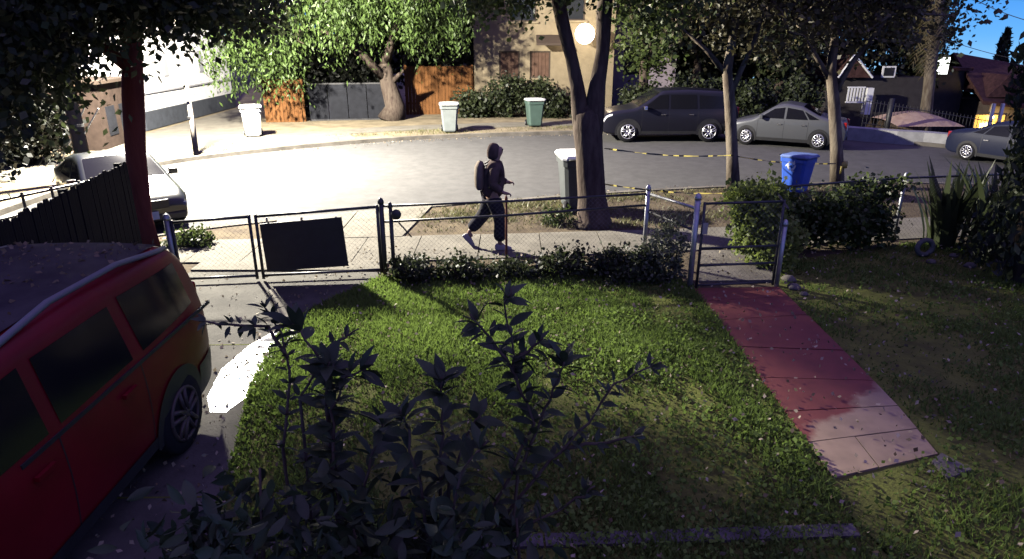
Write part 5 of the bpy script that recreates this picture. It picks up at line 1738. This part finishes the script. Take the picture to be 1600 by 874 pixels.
# ------------------------------------------------------------------ foreground shrubs, leaf by leaf
def leaf_mesh(k):
    V, F = [], []
    n = 5
    for i in range(n + 1):
        t_ = i / n
        w_ = .20 * math.sin(math.pi * min(1, .06 + .94 * t_) ** .85)
        if i == n: w_ = .004
        zc = -.35 * (.10 + .10 * k) * t_ * t_ * 4 / 2
        V += [(-w_, t_, zc + .06 * w_ / .20), (0, t_, zc), (w_, t_, zc + .06 * w_ / .20)]
    for i in range(n):
        for j in (0, 1): F.append((3 * i + j, 3 * i + j + 1, 3 * i + j + 4, 3 * i + j + 3))
    V, F = np.array(V), np.array(F)
    return fast_mesh("leaf", V, F, LF_shrub, np.full(len(V), .2 + .3 * k), True)


leaf_meshes = [leaf_mesh(k) for k in range(3)]


def leaf_shrub(label, base, stems, seed, L=.145):
    """stems: list of point lists in world space; leaves in pairs and rosettes along them"""
    rg = random.Random(seed)
    base = Vector(base)
    t = thing("leafy_shrub", label, "shrub", base, 0, "leafy shrubs in the foreground")
    cnt = 0
    for pts in stems:
        pts = [Vector(p) - base for p in pts]
        dens = [pts[0]]
        for i in range(len(pts) - 1):
            for j in range(1, 5): dens.append(pts[i].lerp(pts[i + 1], j / 4) + Vector((rg.gauss(0, .006), rg.gauss(0, .006), 0)))
        n_ = len(dens)
        MB().tube(dens, [.011 - .007 * i / n_ for i in range(n_)], 6).build("stem", M_bark, t, True)
        tot = sum((dens[i + 1] - dens[i]).length for i in range(n_ - 1))
        s = tot * .12
        ph = rg.uniform(0, 6)
        while s < tot:
            a = 0; k = 0
            while k < n_ - 2 and a + (dens[k + 1] - dens[k]).length < s: a += (dens[k + 1] - dens[k]).length; k += 1
            p = dens[k]; d = (dens[k + 1] - dens[k]).normalized()
            last = s > tot - .07
            for q in range(6 if last else 2):
                ph += 2.4 if not last else 1.05
                perp = d.orthogonal().normalized(); perp.rotate(Matrix.Rotation(ph, 3, d))
                up = rg.uniform(.25, .8) if not last else rg.uniform(.3, 1.3)
                dr = (perp + d * up + Vector((0, 0, rg.uniform(-.25, .2)))).normalized()
                ln = L * rg.uniform(.65, 1.15)
                o = bpy.data.objects.new("leaf", leaf_meshes[rg.randrange(3)])
                COL.objects.link(o); o.parent = t
                rot = dr.to_track_quat('Y', 'Z').to_matrix() @ Matrix.Rotation(rg.uniform(-.7, .7), 3, 'Y')
                o.matrix_local = Matrix.Translation(p + dr * .012) @ (rot * ln).to_4x4()
                cnt += 1
            s += rg.uniform(.035, .06)
    return cnt


def W(px, py, y): return AT(px, py, y)


leaf_shrub("foreground shrub left of centre, its forked twig tips against the lawn", (-.8, 2.9, 0), [
    [(-.85, 2.9, 0), W(520, 760, 2.95), W(512, 640, 3.0), W(505, 570, 3.02), W(470, 520, 3.05), W(455, 505, 3.05)],
    [(-.8, 2.9, 0), W(525, 740, 2.9), W(518, 640, 2.95), W(540, 590, 2.98), W(575, 575, 3.0)],
    [(-.82, 2.9, 0), W(512, 650, 3.0), W(512, 590, 3.0), W(518, 565, 3.0)],
    [(-.78, 2.9, 0), W(560, 780, 2.8), W(590, 690, 2.8), W(600, 655, 2.8)]], 1)
leaf_shrub("foreground shrub in the middle with broad drooping leaves", (-.35, 2.75, 0), [
    [(-.35, 2.75, 0), W(690, 800, 2.75), W(690, 700, 2.8), W(692, 620, 2.82), W(690, 590, 2.82)],
    [(-.33, 2.75, 0), W(700, 760, 2.8), W(730, 680, 2.85), W(750, 650, 2.9)],
    [(-.36, 2.75, 0), W(660, 780, 2.7), W(640, 680, 2.7), W(628, 640, 2.7)],
    [(-.34, 2.75, 0), W(700, 830, 2.6), W(720, 740, 2.6), W(760, 690, 2.65)]], 2)
leaf_shrub("tallest foreground shrub with a crown of leaves above the lawn's middle", (-.1, 2.85, 0), [
    [(-.1, 2.85, 0), W(745, 830, 2.85), W(800, 740, 2.9), W(835, 660, 2.95), W(810, 600, 3.0), W(800, 540, 3.0), W(790, 480, 3.0), W(798, 450, 3.0)],
    [(-.08, 2.85, 0), W(810, 740, 2.9), W(845, 660, 2.95), W(870, 590, 2.95), W(885, 560, 2.95)],
    [W(812, 610, 3.0), W(790, 560, 3.0), W(760, 520, 3.02), W(735, 490, 3.02)],
    [W(803, 560, 3.0), W(830, 545, 3.0), W(850, 530, 3.0)]], 3, .13)
leaf_shrub("thin foreground shrub right of centre with sparse small leaves", (.35, 3.0, 0), [
    [(.1, 2.9, 0), W(760, 840, 2.9), W(860, 720, 3.0), W(920, 660, 3.05), W(960, 600, 3.1), W(1030, 565, 3.15)],
    [W(880, 700, 3.02), W(950, 690, 3.1), W(1000, 680, 3.1)],
    [(.15, 2.9, 0), W(780, 850, 2.8), W(900, 780, 2.85), W(930, 760, 2.85)]], 4, .085)
leaf_shrub("low foreground twig in front of the driveway and gate shadow", (-1.2, 3.3, 0), [
    [(-1.25, 3.2, 0), W(440, 700, 3.2), W(455, 600, 3.3), W(440, 520, 3.4), W(405, 470, 3.45)],
    [W(450, 560, 3.35), W(420, 510, 3.4), W(340, 506, 3.45), W(310, 502, 3.45)],
    [(-1.22, 3.2, 0), W(470, 620, 3.25), W(520, 540, 3.3), W(560, 515, 3.35)]], 5, .085)
# dark mass of the same shrubs below, leaves too many to part
for (px, py, y, rx, rz_, lb) in ((330, 800, 2.6, .35, .30, "dark leafy mass at lower left beside the van's front wheel"), (560, 800, 2.55, .42, .33, "dark leafy mass at the bottom under the forked shrub"), (760, 850, 2.4, .35, .25, "dark leafy mass at the bottom centre")):
    c = AT(px, py, y)
    bush("shrub_mass", lb, (c.x, y, 0), [(0, 0, c.z - .1, rx, .3, rz_), (0, .05, max(.25, c.z * .45), rx * .8, .3, c.z * .45)], 36, 20, .11, .12, LF_shrub, "shrub", "dark shrub masses at the bottom", fine=True)

bpy.context.view_layer.update()
